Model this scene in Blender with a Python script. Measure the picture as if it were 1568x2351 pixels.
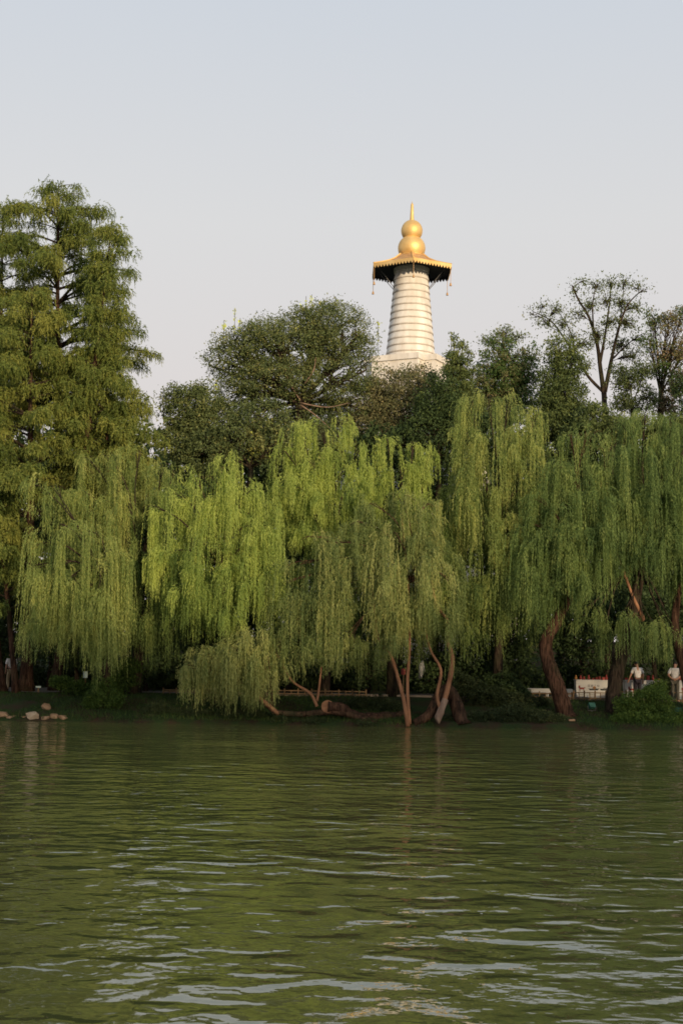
import bpy, math, random
import numpy as np
from mathutils import Vector, Matrix, Euler

R = math.radians
import zlib
rng = np.random.default_rng(7)
random.seed(7)
for o in list(bpy.data.objects):
    bpy.data.objects.remove(o)
scene = bpy.context.scene
COL = scene.collection

# ------------------------------------------------------------------ camera
EYE = 2.55
cam_d = bpy.data.cameras.new('camera')
cam_d.sensor_fit = 'VERTICAL'; cam_d.sensor_height = 36.0; cam_d.lens = 50.0
cam_d.clip_start = 0.1; cam_d.clip_end = 5000
cam = bpy.data.objects.new('camera', cam_d); COL.objects.link(cam)
CAM_ROT = Matrix.Rotation(R(90 + 6.12), 3, 'X') @ Matrix.Rotation(R(0.9), 3, 'Z')
cam.matrix_world = Matrix.Translation((0, 0, EYE)) @ CAM_ROT.to_4x4()
scene.camera = cam

# ------------------------------------------------------------------ sky, sun, exposure
SUN_EL, SUN_AZ = 9.0, 155.0          # azimuth clockwise from +Y: behind the camera, to the right
world = bpy.data.worlds.new('World'); scene.world = world; world.use_nodes = True
wn = world.node_tree.nodes; wl = world.node_tree.links
wn.clear()
w_out = wn.new('ShaderNodeOutputWorld'); w_bg = wn.new('ShaderNodeBackground')
sky = wn.new('ShaderNodeTexSky'); sky.sky_type = 'NISHITA'; sky.sun_disc = False
sky.sun_elevation = R(SUN_EL); sky.sun_rotation = R(SUN_AZ)
sky.air_density = 1.0; sky.dust_density = 5.0; sky.ozone_density = 1.0; sky.altitude = 0
w_hsv = wn.new('ShaderNodeHueSaturation'); w_hsv.inputs['Saturation'].default_value = 0.5
w_hsv.inputs['Value'].default_value = 1.0
# summer haze: a pale veil thickest towards the horizon, the same all round
w_tc = wn.new('ShaderNodeTexCoord'); w_sep = wn.new('ShaderNodeSeparateXYZ')
w_ramp = wn.new('ShaderNodeValToRGB')
w_ramp.color_ramp.interpolation = 'EASE'
w_ramp.color_ramp.interpolation = 'LINEAR'
w_ramp.color_ramp.elements[0].position = 0.0;  w_ramp.color_ramp.elements[0].color = (5.9, 5.3, 5.1, 1)
w_ramp.color_ramp.elements[1].position = 1.0; w_ramp.color_ramp.elements[1].color = (3.2, 3.9, 4.9, 1)
for p_, c_ in ((0.17, (5.6, 5.2, 5.08)), (0.30, (5.5, 5.46, 5.47)), (0.45, (4.78, 5.12, 5.6))):
    e = w_ramp.color_ramp.elements.new(p_); e.color = (*c_, 1)
w_mix = wn.new('ShaderNodeMix'); w_mix.data_type = 'RGBA'; w_mix.inputs[0].default_value = 0.85
wl.new(sky.outputs[0], w_hsv.inputs['Color'])
wl.new(w_tc.outputs['Generated'], w_sep.inputs[0]); wl.new(w_sep.outputs['Z'], w_ramp.inputs[0])
wl.new(w_hsv.outputs[0], w_mix.inputs['A']); wl.new(w_ramp.outputs[0], w_mix.inputs['B'])
wl.new(w_mix.outputs['Result'], w_bg.inputs['Color'])
w_bg.inputs['Strength'].default_value = 0.1
wl.new(w_bg.outputs[0], w_out.inputs[0])

sun_d = bpy.data.lights.new('sun', 'SUN'); sun_d.energy = 3.0; sun_d.angle = R(1.0)
sun_d.color = (1.0, 0.77, 0.50)
sun = bpy.data.objects.new('sun', sun_d); COL.objects.link(sun)
sdir = Vector((math.sin(R(SUN_AZ)) * math.cos(R(SUN_EL)), math.cos(R(SUN_AZ)) * math.cos(R(SUN_EL)), math.sin(R(SUN_EL))))
sun.rotation_euler = sdir.to_track_quat('Z', 'Y').to_euler(); sun.location = sdir * 60

scene.view_settings.view_transform = 'Standard'; scene.view_settings.look = 'None'
scene.view_settings.gamma = 1.0; scene.view_settings.exposure = 0.5
scene.view_settings.use_curve_mapping = False
scene.render.engine = 'CYCLES'
cy = scene.cycles
cy.max_bounces = 8; cy.diffuse_bounces = 6; cy.glossy_bounces = 3; cy.transmission_bounces = 6; cy.transparent_max_bounces = 6
cy.use_denoising = True
cy.filter_width = 1.7

# ------------------------------------------------------------------ helpers
FPX = 50.0 / 36.0 * 2351.0

def at(px, py, Y):
    """world point at depth Y that shows at (px, py) on a 1568 x 2351 print of the photograph"""
    d = CAM_ROT @ Vector(((px - 784) / FPX, -(py - 1175.5) / FPX, -1.0))
    k = Y / d.y
    return Vector((d.x * k, Y, EYE + d.z * k))

def mpp(Y): return Y / FPX                      # metres per print pixel at depth Y

def tag(o, label=None, cat=None, group=None, kind=None):
    if label: o['label'] = label
    if cat: o['category'] = cat
    if group: o['group'] = group
    if kind: o['kind'] = kind
    return o

def empty(name, loc, rz=0.0):
    o = bpy.data.objects.new(name, None); COL.objects.link(o)
    o.location = loc; o.rotation_euler = (0, 0, rz); o.empty_display_size = 0.2
    return o

def world_of(o):
    m = Matrix.Translation(o.location) @ o.rotation_euler.to_matrix().to_4x4()
    return world_of(o.parent) @ o.matrix_parent_inverse @ m if o.parent else m

def link(name, me, mat=None, parent=None, world_coords=True):
    o = bpy.data.objects.new(name, me); COL.objects.link(o)
    if mat is not None and not me.materials: me.materials.append(mat)
    if parent is not None:
        o.parent = parent
        if world_coords: o.matrix_parent_inverse = world_of(parent).inverted()
    return o

class MB:
    def __init__(s): s.v = []; s.f = []; s.n = 0
    def add(s, v, f):
        v = np.asarray(v, dtype=np.float64).reshape(-1, 3)
        s.v.append(v); s.f += [tuple(i + s.n for i in q) for q in f]; s.n += len(v)
    def box(s, c, size, rz=0.0, taper=1.0, rot=None):
        hx, hy, hz = size[0] / 2, size[1] / 2, size[2] / 2
        v = [(sx * hx * (taper if sz < 0 else 1), sy * hy, sz * hz) for sz in (-1, 1) for sy in (-1, 1) for sx in (-1, 1)]
        m = rot if rot is not None else Matrix.Rotation(rz, 3, 'Z')
        v = [tuple((m @ Vector(p)) + Vector(c)) for p in v]
        s.add(v, [(0, 2, 3, 1), (4, 5, 7, 6), (0, 1, 5, 4), (2, 6, 7, 3), (0, 4, 6, 2), (1, 3, 7, 5)])
    def tube(s, pts, rad, sides=6, cap=True):
        pts = np.asarray([tuple(p) for p in pts], dtype=np.float64); n = len(pts)
        rad = np.broadcast_to(np.asarray(rad, dtype=np.float64), (n,))
        t = np.gradient(pts, axis=0); t /= np.maximum(np.linalg.norm(t, axis=1, keepdims=True), 1e-9)
        ref = np.array([0.0, 1.0, 0.0]) if abs(t[:, 1]).max() < 0.9 else np.array([1.0, 0.0, 0.0])
        a = np.cross(t, ref); a /= np.maximum(np.linalg.norm(a, axis=1, keepdims=True), 1e-9)
        b = np.cross(t, a)
        ang = np.arange(sides) * 2 * math.pi / sides
        ring = pts[:, None, :] + rad[:, None, None] * (np.cos(ang)[None, :, None] * a[:, None, :] + np.sin(ang)[None, :, None] * b[:, None, :])
        f = []
        for i in range(n - 1):
            for j in range(sides):
                k = (j + 1) % sides
                f.append((i * sides + j, i * sides + k, (i + 1) * sides + k, (i + 1) * sides + j))
        if cap:
            f.append(tuple(range(sides))[::-1]); f.append(tuple((n - 1) * sides + j for j in range(sides)))
        s.add(ring.reshape(-1, 3), f)
    def lathe(s, prof, c=(0, 0, 0), sides=48, cap=True):
        v = []; f = []
        for r, z in prof:
            for j in range(sides):
                a = 2 * math.pi * j / sides
                v.append((c[0] + r * math.cos(a), c[1] + r * math.sin(a), c[2] + z))
        n = len(prof)
        for i in range(n - 1):
            for j in range(sides):
                k = (j + 1) % sides
                f.append((i * sides + j, i * sides + k, (i + 1) * sides + k, (i + 1) * sides + j))
        if cap:
            f.append(tuple(range(sides))[::-1]); f.append(tuple((n - 1) * sides + j for j in range(sides)))
        s.add(v, f)
    def mesh(s, name, smooth=False):
        me = bpy.data.meshes.new(name)
        me.from_pydata([tuple(p) for p in np.concatenate(s.v)], [], s.f)
        if smooth: me.polygons.foreach_set('use_smooth', [True] * len(me.polygons))
        me.update(); return me
    def build(s, name, mat, parent=None, smooth=False, world_coords=True):
        return link(name, s.mesh(name, smooth), mat, parent, world_coords)

def tri_mesh(name, tris, tint):
    """tris (N,3,3) loose leaf triangles with one tint value each"""
    n = len(tris)
    me = bpy.data.meshes.new(name)
    me.vertices.add(n * 3); me.vertices.foreach_set('co', np.ascontiguousarray(tris, dtype=np.float32).ravel())
    me.loops.add(n * 3); me.loops.foreach_set('vertex_index', np.arange(n * 3, dtype=np.int32))
    me.polygons.add(n); me.polygons.foreach_set('loop_start', np.arange(0, n * 3, 3, dtype=np.int32))
    a = me.attributes.new('tint', 'FLOAT', 'FACE'); a.data.foreach_set('value', np.ascontiguousarray(tint, dtype=np.float32))
    me.update(calc_edges=True)
    return me

def reseed(text):
    """every plant grows from its own seed, so that changing one leaves the others as they are"""
    global rng
    k = zlib.crc32(text.encode()); rng = np.random.default_rng(k); random.seed(k)

def unit(v): return v / np.maximum(np.linalg.norm(v, axis=-1, keepdims=True), 1e-9)

# ------------------------------------------------------------------ materials
def new_mat(name):
    m = bpy.data.materials.new(name); m.use_nodes = True
    nt = m.node_tree; nt.nodes.clear()
    out = nt.nodes.new('ShaderNodeOutputMaterial')
    return m, nt, out

def leaf_mat(name, stops, transl=0.35, rough=0.55):
    m, nt, out = new_mat(name); N = nt.nodes; L = nt.links
    at_ = N.new('ShaderNodeAttribute'); at_.attribute_name = 'tint'
    ramp = N.new('ShaderNodeValToRGB'); cr = ramp.color_ramp
    cr.elements[0].position = stops[0][0]; cr.elements[0].color = (*stops[0][1], 1)
    cr.elements[1].position = stops[-1][0]; cr.elements[1].color = (*stops[-1][1], 1)
    for p, c in stops[1:-1]:
        e = cr.elements.new(p); e.color = (*c, 1)
    L.new(at_.outputs['Fac'], ramp.inputs[0])
    pb = N.new('ShaderNodeBsdfPrincipled'); pb.inputs['Roughness'].default_value = rough
    pb.inputs['Specular IOR Level'].default_value = 0.12
    tr = N.new('ShaderNodeBsdfTranslucent')
    hs = N.new('ShaderNodeHueSaturation'); hs.inputs['Hue'].default_value = 0.485; hs.inputs['Value'].default_value = 1.15
    mx = N.new('ShaderNodeMixShader'); mx.inputs[0].default_value = transl
    L.new(ramp.outputs[0], pb.inputs['Base Color']); L.new(ramp.outputs[0], hs.inputs['Color']); L.new(hs.outputs[0], tr.inputs['Color'])
    L.new(pb.outputs[0], mx.inputs[1]); L.new(tr.outputs[0], mx.inputs[2]); L.new(mx.outputs[0], out.inputs['Surface'])
    return m

def mottled(name, c1, c2, scale=3.0, rough=0.8, bump=0.3, stretch=(1, 1, 1), detail=6, metallic=0.0, c3=None, spec=0.3):
    m, nt, out = new_mat(name); N = nt.nodes; L = nt.links
    tc = N.new('ShaderNodeTexCoord'); mp = N.new('ShaderNodeMapping'); mp.inputs['Scale'].default_value = stretch
    nz = N.new('ShaderNodeTexNoise'); nz.inputs['Scale'].default_value = scale; nz.inputs['Detail'].default_value = detail
    ramp = N.new('ShaderNodeValToRGB'); cr = ramp.color_ramp
    cr.elements[0].position = 0.32; cr.elements[0].color = (*c1, 1); cr.elements[1].position = 0.68; cr.elements[1].color = (*c2, 1)
    if c3: e = cr.elements.new(0.85); e.color = (*c3, 1)
    pb = N.new('ShaderNodeBsdfPrincipled'); pb.inputs['Roughness'].default_value = rough; pb.inputs['Metallic'].default_value = metallic
    pb.inputs['Specular IOR Level'].default_value = spec
    L.new(tc.outputs['Object'], mp.inputs[0]); L.new(mp.outputs[0], nz.inputs['Vector']); L.new(nz.outputs['Fac'], ramp.inputs[0])
    L.new(ramp.outputs[0], pb.inputs['Base Color'])
    if bump:
        b = N.new('ShaderNodeBump'); b.inputs['Strength'].default_value = bump; b.inputs['Distance'].default_value = 0.05
        L.new(nz.outputs['Fac'], b.inputs['Height']); L.new(b.outputs[0], pb.inputs['Normal'])
    L.new(pb.outputs[0], out.inputs['Surface'])
    return m

M = {}
def bark_mat(name, c1, c2, scale, moss=0.0):
    m, nt, out = new_mat(name); N = nt.nodes; L = nt.links
    tc = N.new('ShaderNodeTexCoord'); mp = N.new('ShaderNodeMapping'); mp.inputs['Scale'].default_value = (1, 1, .16)
    nz = N.new('ShaderNodeTexNoise'); nz.inputs['Scale'].default_value = scale; nz.inputs['Detail'].default_value = 8; nz.inputs['Roughness'].default_value = .65; nz.inputs['Distortion'].default_value = .6
    n2 = N.new('ShaderNodeTexNoise'); n2.inputs['Scale'].default_value = 1.3; n2.inputs['Detail'].default_value = 5
    r = N.new('ShaderNodeValToRGB'); r.color_ramp.elements[0].position = .38; r.color_ramp.elements[0].color = (*c1, 1); r.color_ramp.elements[1].position = .66; r.color_ramp.elements[1].color = (*c2, 1)
    mo = N.new('ShaderNodeMapRange'); mo.inputs['From Min'].default_value = .5; mo.inputs['From Max'].default_value = .7; mo.inputs['To Max'].default_value = moss
    mx = N.new('ShaderNodeMix'); mx.data_type = 'RGBA'; mx.inputs['B'].default_value = (.045, .055, .025, 1)
    pb = N.new('ShaderNodeBsdfPrincipled'); pb.inputs['Roughness'].default_value = .95; pb.inputs['Specular IOR Level'].default_value = .1
    bp = N.new('ShaderNodeBump'); bp.inputs['Strength'].default_value = 1.0; bp.inputs['Distance'].default_value = .14
    L.new(tc.outputs['Object'], mp.inputs[0]); L.new(mp.outputs[0], nz.inputs['Vector']); L.new(tc.outputs['Object'], n2.inputs['Vector'])
    L.new(nz.outputs['Fac'], r.inputs[0]); L.new(n2.outputs['Fac'], mo.inputs['Value']); L.new(mo.outputs['Result'], mx.inputs[0])
    L.new(r.outputs[0], mx.inputs['A']); L.new(mx.outputs['Result'], pb.inputs['Base Color']); L.new(nz.outputs['Fac'], bp.inputs['Height']); L.new(bp.outputs[0], pb.inputs['Normal'])
    L.new(pb.outputs[0], out.inputs['Surface']); return m
M['bark'] = bark_mat('willow_bark', (0.020, 0.012, 0.008), (0.13, 0.072, 0.044), 9.0, .5)
M['bark_red'] = bark_mat('redwood_bark', (0.022, 0.012, 0.008), (0.115, 0.062, 0.040), 11.0, .35)
M['bark_dark'] = bark_mat('dark_bark', (0.014, 0.011, 0.008), (0.075, 0.053, 0.036), 9.0, .5)
M['bark_stem'] = mottled('stem_bark', (0.15, 0.07, 0.035), (0.3, 0.15, 0.08), 6.0, 0.85, 0.5, (1, 1, 0.3))
M['bark_pale'] = mottled('pale_dead_wood', (0.16, 0.1, 0.07), (0.32, 0.22, 0.16), 6.0, 0.85, 0.4, (1, 1, 0.3))
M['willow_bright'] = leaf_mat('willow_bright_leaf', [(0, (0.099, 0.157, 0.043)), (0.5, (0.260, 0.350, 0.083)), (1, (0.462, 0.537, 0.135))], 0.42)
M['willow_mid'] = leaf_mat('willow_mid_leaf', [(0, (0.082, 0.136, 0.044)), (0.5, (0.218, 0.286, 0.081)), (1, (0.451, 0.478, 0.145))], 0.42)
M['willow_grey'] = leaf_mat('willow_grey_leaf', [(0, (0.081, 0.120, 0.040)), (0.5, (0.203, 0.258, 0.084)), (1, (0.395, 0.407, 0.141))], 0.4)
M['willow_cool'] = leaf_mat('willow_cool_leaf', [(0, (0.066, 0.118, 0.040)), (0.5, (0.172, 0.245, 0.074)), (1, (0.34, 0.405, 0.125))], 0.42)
M['cypress'] = leaf_mat('cypress_leaf', [(0, (0.053, 0.088, 0.025)), (0.5, (0.140, 0.182, 0.042)), (1, (0.293, 0.299, 0.067))], 0.32)
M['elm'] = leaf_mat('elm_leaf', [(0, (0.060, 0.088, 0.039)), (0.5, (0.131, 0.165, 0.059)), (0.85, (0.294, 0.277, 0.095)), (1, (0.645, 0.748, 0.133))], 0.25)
M['olive'] = leaf_mat('olive_leaf', [(0, (0.071, 0.083, 0.041)), (0.5, (0.145, 0.152, 0.068)), (1, (0.363, 0.282, 0.139))], 0.25)
M['ginkgo'] = leaf_mat('ginkgo_leaf', [(0, (0.053, 0.078, 0.033)), (0.5, (0.113, 0.152, 0.051)), (1, (0.238, 0.265, 0.076))], 0.3)
M['russet'] = leaf_mat('russet_leaf', [(0, (0.043, 0.087, 0.031)), (0.5, (0.087, 0.149, 0.041)), (0.8, (0.199, 0.175, 0.084)), (1, (0.236, 0.175, 0.100))], 0.3)
M['locust'] = leaf_mat('locust_leaf', [(0, (0.061, 0.088, 0.039)), (0.6, (0.143, 0.182, 0.066)), (1, (0.264, 0.253, 0.110))], 0.38)
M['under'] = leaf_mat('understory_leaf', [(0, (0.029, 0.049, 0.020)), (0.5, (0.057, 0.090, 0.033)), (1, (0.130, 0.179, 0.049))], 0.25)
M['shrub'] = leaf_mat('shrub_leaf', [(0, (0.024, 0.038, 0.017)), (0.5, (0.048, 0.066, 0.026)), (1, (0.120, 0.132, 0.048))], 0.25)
M['bush'] = leaf_mat('bush_leaf', [(0, (0.034, 0.069, 0.017)), (0.5, (0.081, 0.138, 0.029)), (1, (0.184, 0.253, 0.052))], 0.3)
M['grass'] = leaf_mat('grass_blade', [(0, (0.02, 0.04, 0.012)), (0.6, (0.045, 0.085, 0.02)), (1, (0.14, 0.16, 0.04))], 0.25)
M['white'] = mottled('white_plaster', (0.56, 0.51, 0.44), (0.77, 0.74, 0.68), 2.4, 0.75, 0.10, (1, 1, 0.22), 7)
M['lip_shadow'] = mottled('shadow_lip', (0.36, 0.31, 0.26), (0.55, 0.49, 0.42), 3.0, 0.85, 0.0)  # lips darker than the plaster: shadow lines between bands put into the colour
M['gold'] = mottled('gilded_copper', (0.68, 0.43, 0.15), (0.84, 0.59, 0.25), 1.4, 0.55, 0.06, metallic=0.55, spec=0.5)
M['gold_dull'] = mottled('dull_gilding', (0.50, 0.29, 0.13), (0.66, 0.41, 0.19), 4.0, 0.55, 0.05, metallic=0.5)
M['near_black'] = mottled('dark_soffit', (0.010, 0.011, 0.014), (0.022, 0.022, 0.026), 4.0, 0.8, 0.1)  # near-black colour of the soffit and the inside of the fringe
M['iron'] = mottled('grey_iron', (0.09, 0.09, 0.09), (0.17, 0.16, 0.15), 6.0, 0.6, 0.1, metallic=0.4)
M['rock'] = mottled('yellow_stone', (0.15, 0.088, 0.048), (0.34, 0.22, 0.13), 2.5, 0.9, 0.9, detail=9)
M['rock_pale'] = mottled('pale_stone', (0.24, 0.16, 0.095), (0.44, 0.34, 0.24), 2.2, 0.9, 0.9, detail=9)
M['stone_grey'] = mottled('grey_stone', (0.25, 0.24, 0.2), (0.55, 0.52, 0.45), 9.0, 0.9, 0.9, detail=9)
M['wood'] = mottled('fence_wood', (0.13, 0.075, 0.035), (0.25, 0.16, 0.08), 5.0, 0.75, 0.3, (1, 1, 0.3))
M['wood_grey'] = mottled('deck_wood', (0.10, 0.075, 0.05), (0.20, 0.15, 0.10), 5.0, 0.8, 0.3, (0.3, 1, 1))
M['kerb'] = mottled('kerb_stone', (0.16, 0.13, 0.10), (0.26, 0.21, 0.17), 4.0, 0.9, 0.2)
M['panel'] = mottled('white_panel', (0.50, 0.48, 0.43), (0.60, 0.57, 0.52), 1.5, 0.6, 0.02)
M['ink'] = mottled('black_ink', (0.015, 0.015, 0.015), (0.03, 0.03, 0.03), 8, 0.7, 0)
M['red'] = mottled('red_paint', (0.16, 0.022, 0.016), (0.28, 0.035, 0.022), 8, 0.5, 0.1)
M['amber'] = mottled('amber_paint', (0.30, 0.13, 0.03), (0.42, 0.20, 0.06), 8, 0.5, 0.1)
M['teal'] = mottled('teal_paint', (0.02, 0.08, 0.055), (0.05, 0.14, 0.10), 6, 0.5, 0.1)
M['mint'] = mottled('mint_panel', (0.32, 0.42, 0.36), (0.42, 0.5, 0.44), 4, 0.6, 0.05)
M['shirt'] = mottled('white_shirt', (0.62, 0.58, 0.54), (0.72, 0.68, 0.64), 9, 0.85, 0.3)
M['khaki'] = mottled('khaki_cloth', (0.28, 0.21, 0.12), (0.36, 0.28, 0.17), 12, 0.9, 0.3)
M['dark_cloth'] = mottled('dark_cloth', (0.018, 0.014, 0.02), (0.04, 0.033, 0.04), 12, 0.9, 0.3)
M['grey_cloth'] = mottled('grey_cloth', (0.075, 0.07, 0.05), (0.12, 0.11, 0.085), 12, 0.9, 0.3)
M['skin'] = mottled('skin', (0.38, 0.2, 0.13), (0.45, 0.25, 0.165), 12, 0.55, 0.02)
M['hair'] = mottled('dark_hair', (0.012, 0.01, 0.009), (0.03, 0.025, 0.022), 30, 0.6, 0.3)
M['hair_grey'] = mottled('greying_hair', (0.08, 0.065, 0.055), (0.16, 0.13, 0.11), 30, 0.6, 0.3)
M['white_metal'] = mottled('white_lacquer', (0.5, 0.5, 0.48), (0.6, 0.6, 0.57), 6, 0.4, 0.05)

# ------------------------------------------------------------------ ground and water
def hash_noise(x, y, seed=0):
    r = np.random.default_rng(seed); out = np.zeros_like(x, dtype=float)
    for k in range(9):
        a = r.uniform(0, 2 * math.pi); f = 0.25 * 1.55 ** k
        out += np.sin(x * f * math.cos(a) + y * f * math.sin(a) + r.uniform(0, 6.28)) / (1.35 ** k)
    return out / 3.0

def ground_z(x, y):
    x = np.asarray(x, dtype=float); y = np.asarray(y, dtype=float)
    s = y - 60.0 + 0.28 * hash_noise(x, x * 0 + 3, 3)
    z = np.interp(s, [-6, -0.5, 0.0, 0.25, 1.5, 4.2, 5.0, 10, 24, 42, 400], [-1.6, -0.7, -0.12, 0.16, 0.45, 1.02, 1.10, 1.2, 2.4, 4.5, 6.0])
    bumps = 0.05 * hash_noise(x * 3.1, y * 3.1, 5) + 0.10 * hash_noise(x, y, 6) * np.clip((s - 0.5) / 3, 0, 1) * np.clip((70 - y) / 3, 0.0, 1)
    return z + bumps * np.clip(s / 0.5, 0, 1)

def gz(x, y): return float(ground_z(np.array([x]), np.array([y]))[0])

def grid_mesh(name, xs, ys, fz):
    X, Y = np.meshgrid(xs, ys); Z = fz(X, Y)
    v = np.stack([X, Y, Z], -1).reshape(-1, 3); nx, ny = len(xs), len(ys)
    i = (np.arange(ny - 1)[:, None] * nx + np.arange(nx - 1)[None, :]).ravel()
    f = np.stack([i, i + 1, i + nx + 1, i + nx], -1)
    me = bpy.data.meshes.new(name); me.from_pydata(v.tolist(), [], f.tolist())
    me.polygons.foreach_set('use_smooth', [True] * len(me.polygons)); me.update()
    return me

xs = np.concatenate([np.linspace(-900, -40, 16), np.arange(-36, -22, 1.0), np.arange(-22, 22, 0.22), np.arange(22, 40, 1.0), np.linspace(45, 900, 16)])
ys = np.concatenate([np.arange(54, 59, 1.0), np.arange(59, 67, 0.2), np.arange(67, 80, 1.0), np.arange(80, 120, 5.0), np.linspace(130, 1500, 12)])
gm, nt, out = new_mat('bank_soil'); N = nt.nodes; L = nt.links
tc = N.new('ShaderNodeTexCoord'); n1 = N.new('ShaderNodeTexNoise'); n1.inputs['Scale'].default_value = 0.9; n1.inputs['Detail'].default_value = 8
n2 = N.new('ShaderNodeTexNoise'); n2.inputs['Scale'].default_value = 9; n2.inputs['Detail'].default_value = 6
r1 = N.new('ShaderNodeValToRGB'); r1.color_ramp.elements[0].position = 0.4; r1.color_ramp.elements[0].color = (0.05, 0.033, 0.018, 1)
r1.color_ramp.elements[1].position = 0.56; r1.color_ramp.elements[1].color = (0.03, 0.05, 0.014, 1)
mx = N.new('ShaderNodeMix'); mx.data_type = 'RGBA'; mx.blend_type = 'MULTIPLY'; mx.inputs[0].default_value = 0.5
pb = N.new('ShaderNodeBsdfPrincipled'); pb.inputs['Roughness'].default_value = 0.95; pb.inputs['Specular IOR Level'].default_value = 0.15
bp = N.new('ShaderNodeBump'); bp.inputs['Strength'].default_value = 0.6; bp.inputs['Distance'].default_value = 0.08
for s_ in (n1, n2): L.new(tc.outputs['Object'], s_.inputs['Vector'])
L.new(n1.outputs['Fac'], r1.inputs[0]); L.new(r1.outputs[0], mx.inputs['A']); L.new(n2.outputs['Color'], mx.inputs['B'])
L.new(mx.outputs['Result'], pb.inputs['Base Color']); L.new(n2.outputs['Fac'], bp.inputs['Height']); L.new(bp.outputs[0], pb.inputs['Normal'])
L.new(pb.outputs[0], out.inputs['Surface'])
ground = link('ground', grid_mesh('ground', xs, ys, ground_z), gm); tag(ground, kind='structure')
# paved walk behind the bank
pm = grid_mesh('path', np.arange(-24, 24.1, 0.5), np.arange(65.2, 68.3, 0.5), lambda X, Y: ground_z(X, Y) + 0.03)
path = link('path', pm, mottled('paving', (0.10, 0.085, 0.07), (0.17, 0.145, 0.12), 3.0, 0.9, 0.2)); tag(path, kind='structure')

wm, nt, out = new_mat('lake_water'); N = nt.nodes; L = nt.links
tc = N.new('ShaderNodeTexCoord')
def wave_noise(scale, stretch, detail, dist=0.0, rot=0.0):
    mp = N.new('ShaderNodeMapping'); mp.inputs['Scale'].default_value = (stretch, 1, 1); mp.inputs['Rotation'].default_value = (0, 0, R(rot))
    nz = N.new('ShaderNodeTexNoise'); nz.inputs['Scale'].default_value = scale; nz.inputs['Detail'].default_value = detail
    nz.inputs['Distortion'].default_value = dist
    L.new(tc.outputs['Object'], mp.inputs[0]); L.new(mp.outputs[0], nz.inputs['Vector'])
    return nz.outputs['Fac']
def mathn(op, a, b):
    m_ = N.new('ShaderNodeMath'); m_.operation = op
    for i, q in enumerate((a, b)):
        if isinstance(q, (int, float)): m_.inputs[i].default_value = q
        else: L.new(q, m_.inputs[i])
    return m_.outputs[0]
big = wave_noise(1.45, 0.80, 1.0, 0.5, 6)
mid = wave_noise(3.3, 0.92, 1.2, 0.4, -9)
fine = wave_noise(12.0, 0.9, 1.5, 0.0, 12)
def patches(scale, stretch, rot, lo, hi):
    mr = N.new('ShaderNodeMapRange'); mr.inputs['From Min'].default_value = 0.40; mr.inputs['From Max'].default_value = 0.66
    mr.inputs['To Min'].default_value = lo; mr.inputs['To Max'].default_value = hi
    L.new(wave_noise(scale, stretch, 2.0, 0.0, rot), mr.inputs['Value']); return mr.outputs['Result']
mid2 = wave_noise(6.6, 0.95, 1.5, 0.3, 4)
h = mathn('MULTIPLY', big, mathn('MULTIPLY', patches(0.20, 0.7, 0, 0.45, 1.25), 0.100))
h = mathn('ADD', h, mathn('MULTIPLY', mid, mathn('MULTIPLY', patches(0.33, 0.6, 40, 0.35, 1.5), 0.030)))
h = mathn('ADD', h, mathn('MULTIPLY', fine, mathn('MULTIPLY', patches(0.5, 0.5, 15, 0.2, 1.6), 0.003)))
h = mathn('ADD', h, mathn('MULTIPLY', mid2, mathn('MULTIPLY', patches(0.28, 0.5, 70, 0.3, 1.5), 0.0075)))
bp = N.new('ShaderNodeBump'); bp.inputs['Strength'].default_value = 1.0; bp.inputs['Distance'].default_value = 1.0
L.new(h, bp.inputs['Height'])
pb = N.new('ShaderNodeBsdfPrincipled'); pb.inputs['Base Color'].default_value = (0.115, 0.118, 0.036, 1)
pb.inputs['Roughness'].default_value = 0.03; pb.inputs['IOR'].default_value = 1.8; pb.inputs['Specular IOR Level'].default_value = 0.85
L.new(bp.outputs[0], pb.inputs['Normal']); L.new(pb.outputs[0], out.inputs['Surface'])
water_m = bpy.data.meshes.new('water')
water_m.from_pydata([(-900, -300, 0), (900, -300, 0), (900, 64, 0), (-900, 64, 0)], [], [(0, 1, 2, 3)])
water = link('water', water_m, wm); tag(water, kind='structure')

def floating_leaves():
    reseed('floating leaves')
    n = 130; cl = rng.integers(0, 16, n)
    cx_ = rng.uniform(-.27, .27, 16); cy_ = rng.uniform(15, 46, 16)
    y = cy_[cl] + rng.normal(0, 2.2, n); x = (cx_[cl] + rng.normal(0, .035, n)) * y
    p = np.stack([x, y, np.full(n, .006)], -1); a = rng.uniform(0, 6.28, n); l = rng.uniform(.012, .032, n)[:, None]
    d = np.stack([np.cos(a), np.sin(a), np.full(n, .0)], -1); e_ = np.stack([-np.sin(a), np.cos(a), np.full(n, .0)], -1)
    tri = np.concatenate([np.stack([p - d * l * [1, 1, 0], p + e_ * l * .5, p + d * l], 1), np.stack([p - d * l * [1, 1, 0], p + d * l, p - e_ * l * [.5, .5, 0]], 1)])
    o = link('floating_leaves', tri_mesh('floating_leaves', tri, np.tile(rng.random(n), 2)), leaf_mat('fallen_leaf', [(0, (.25, .24, .16)), (.5, (.5, .48, .38)), (1, (.68, .66, .58))], .1)); tag(o, kind='stuff')
floating_leaves()

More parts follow.
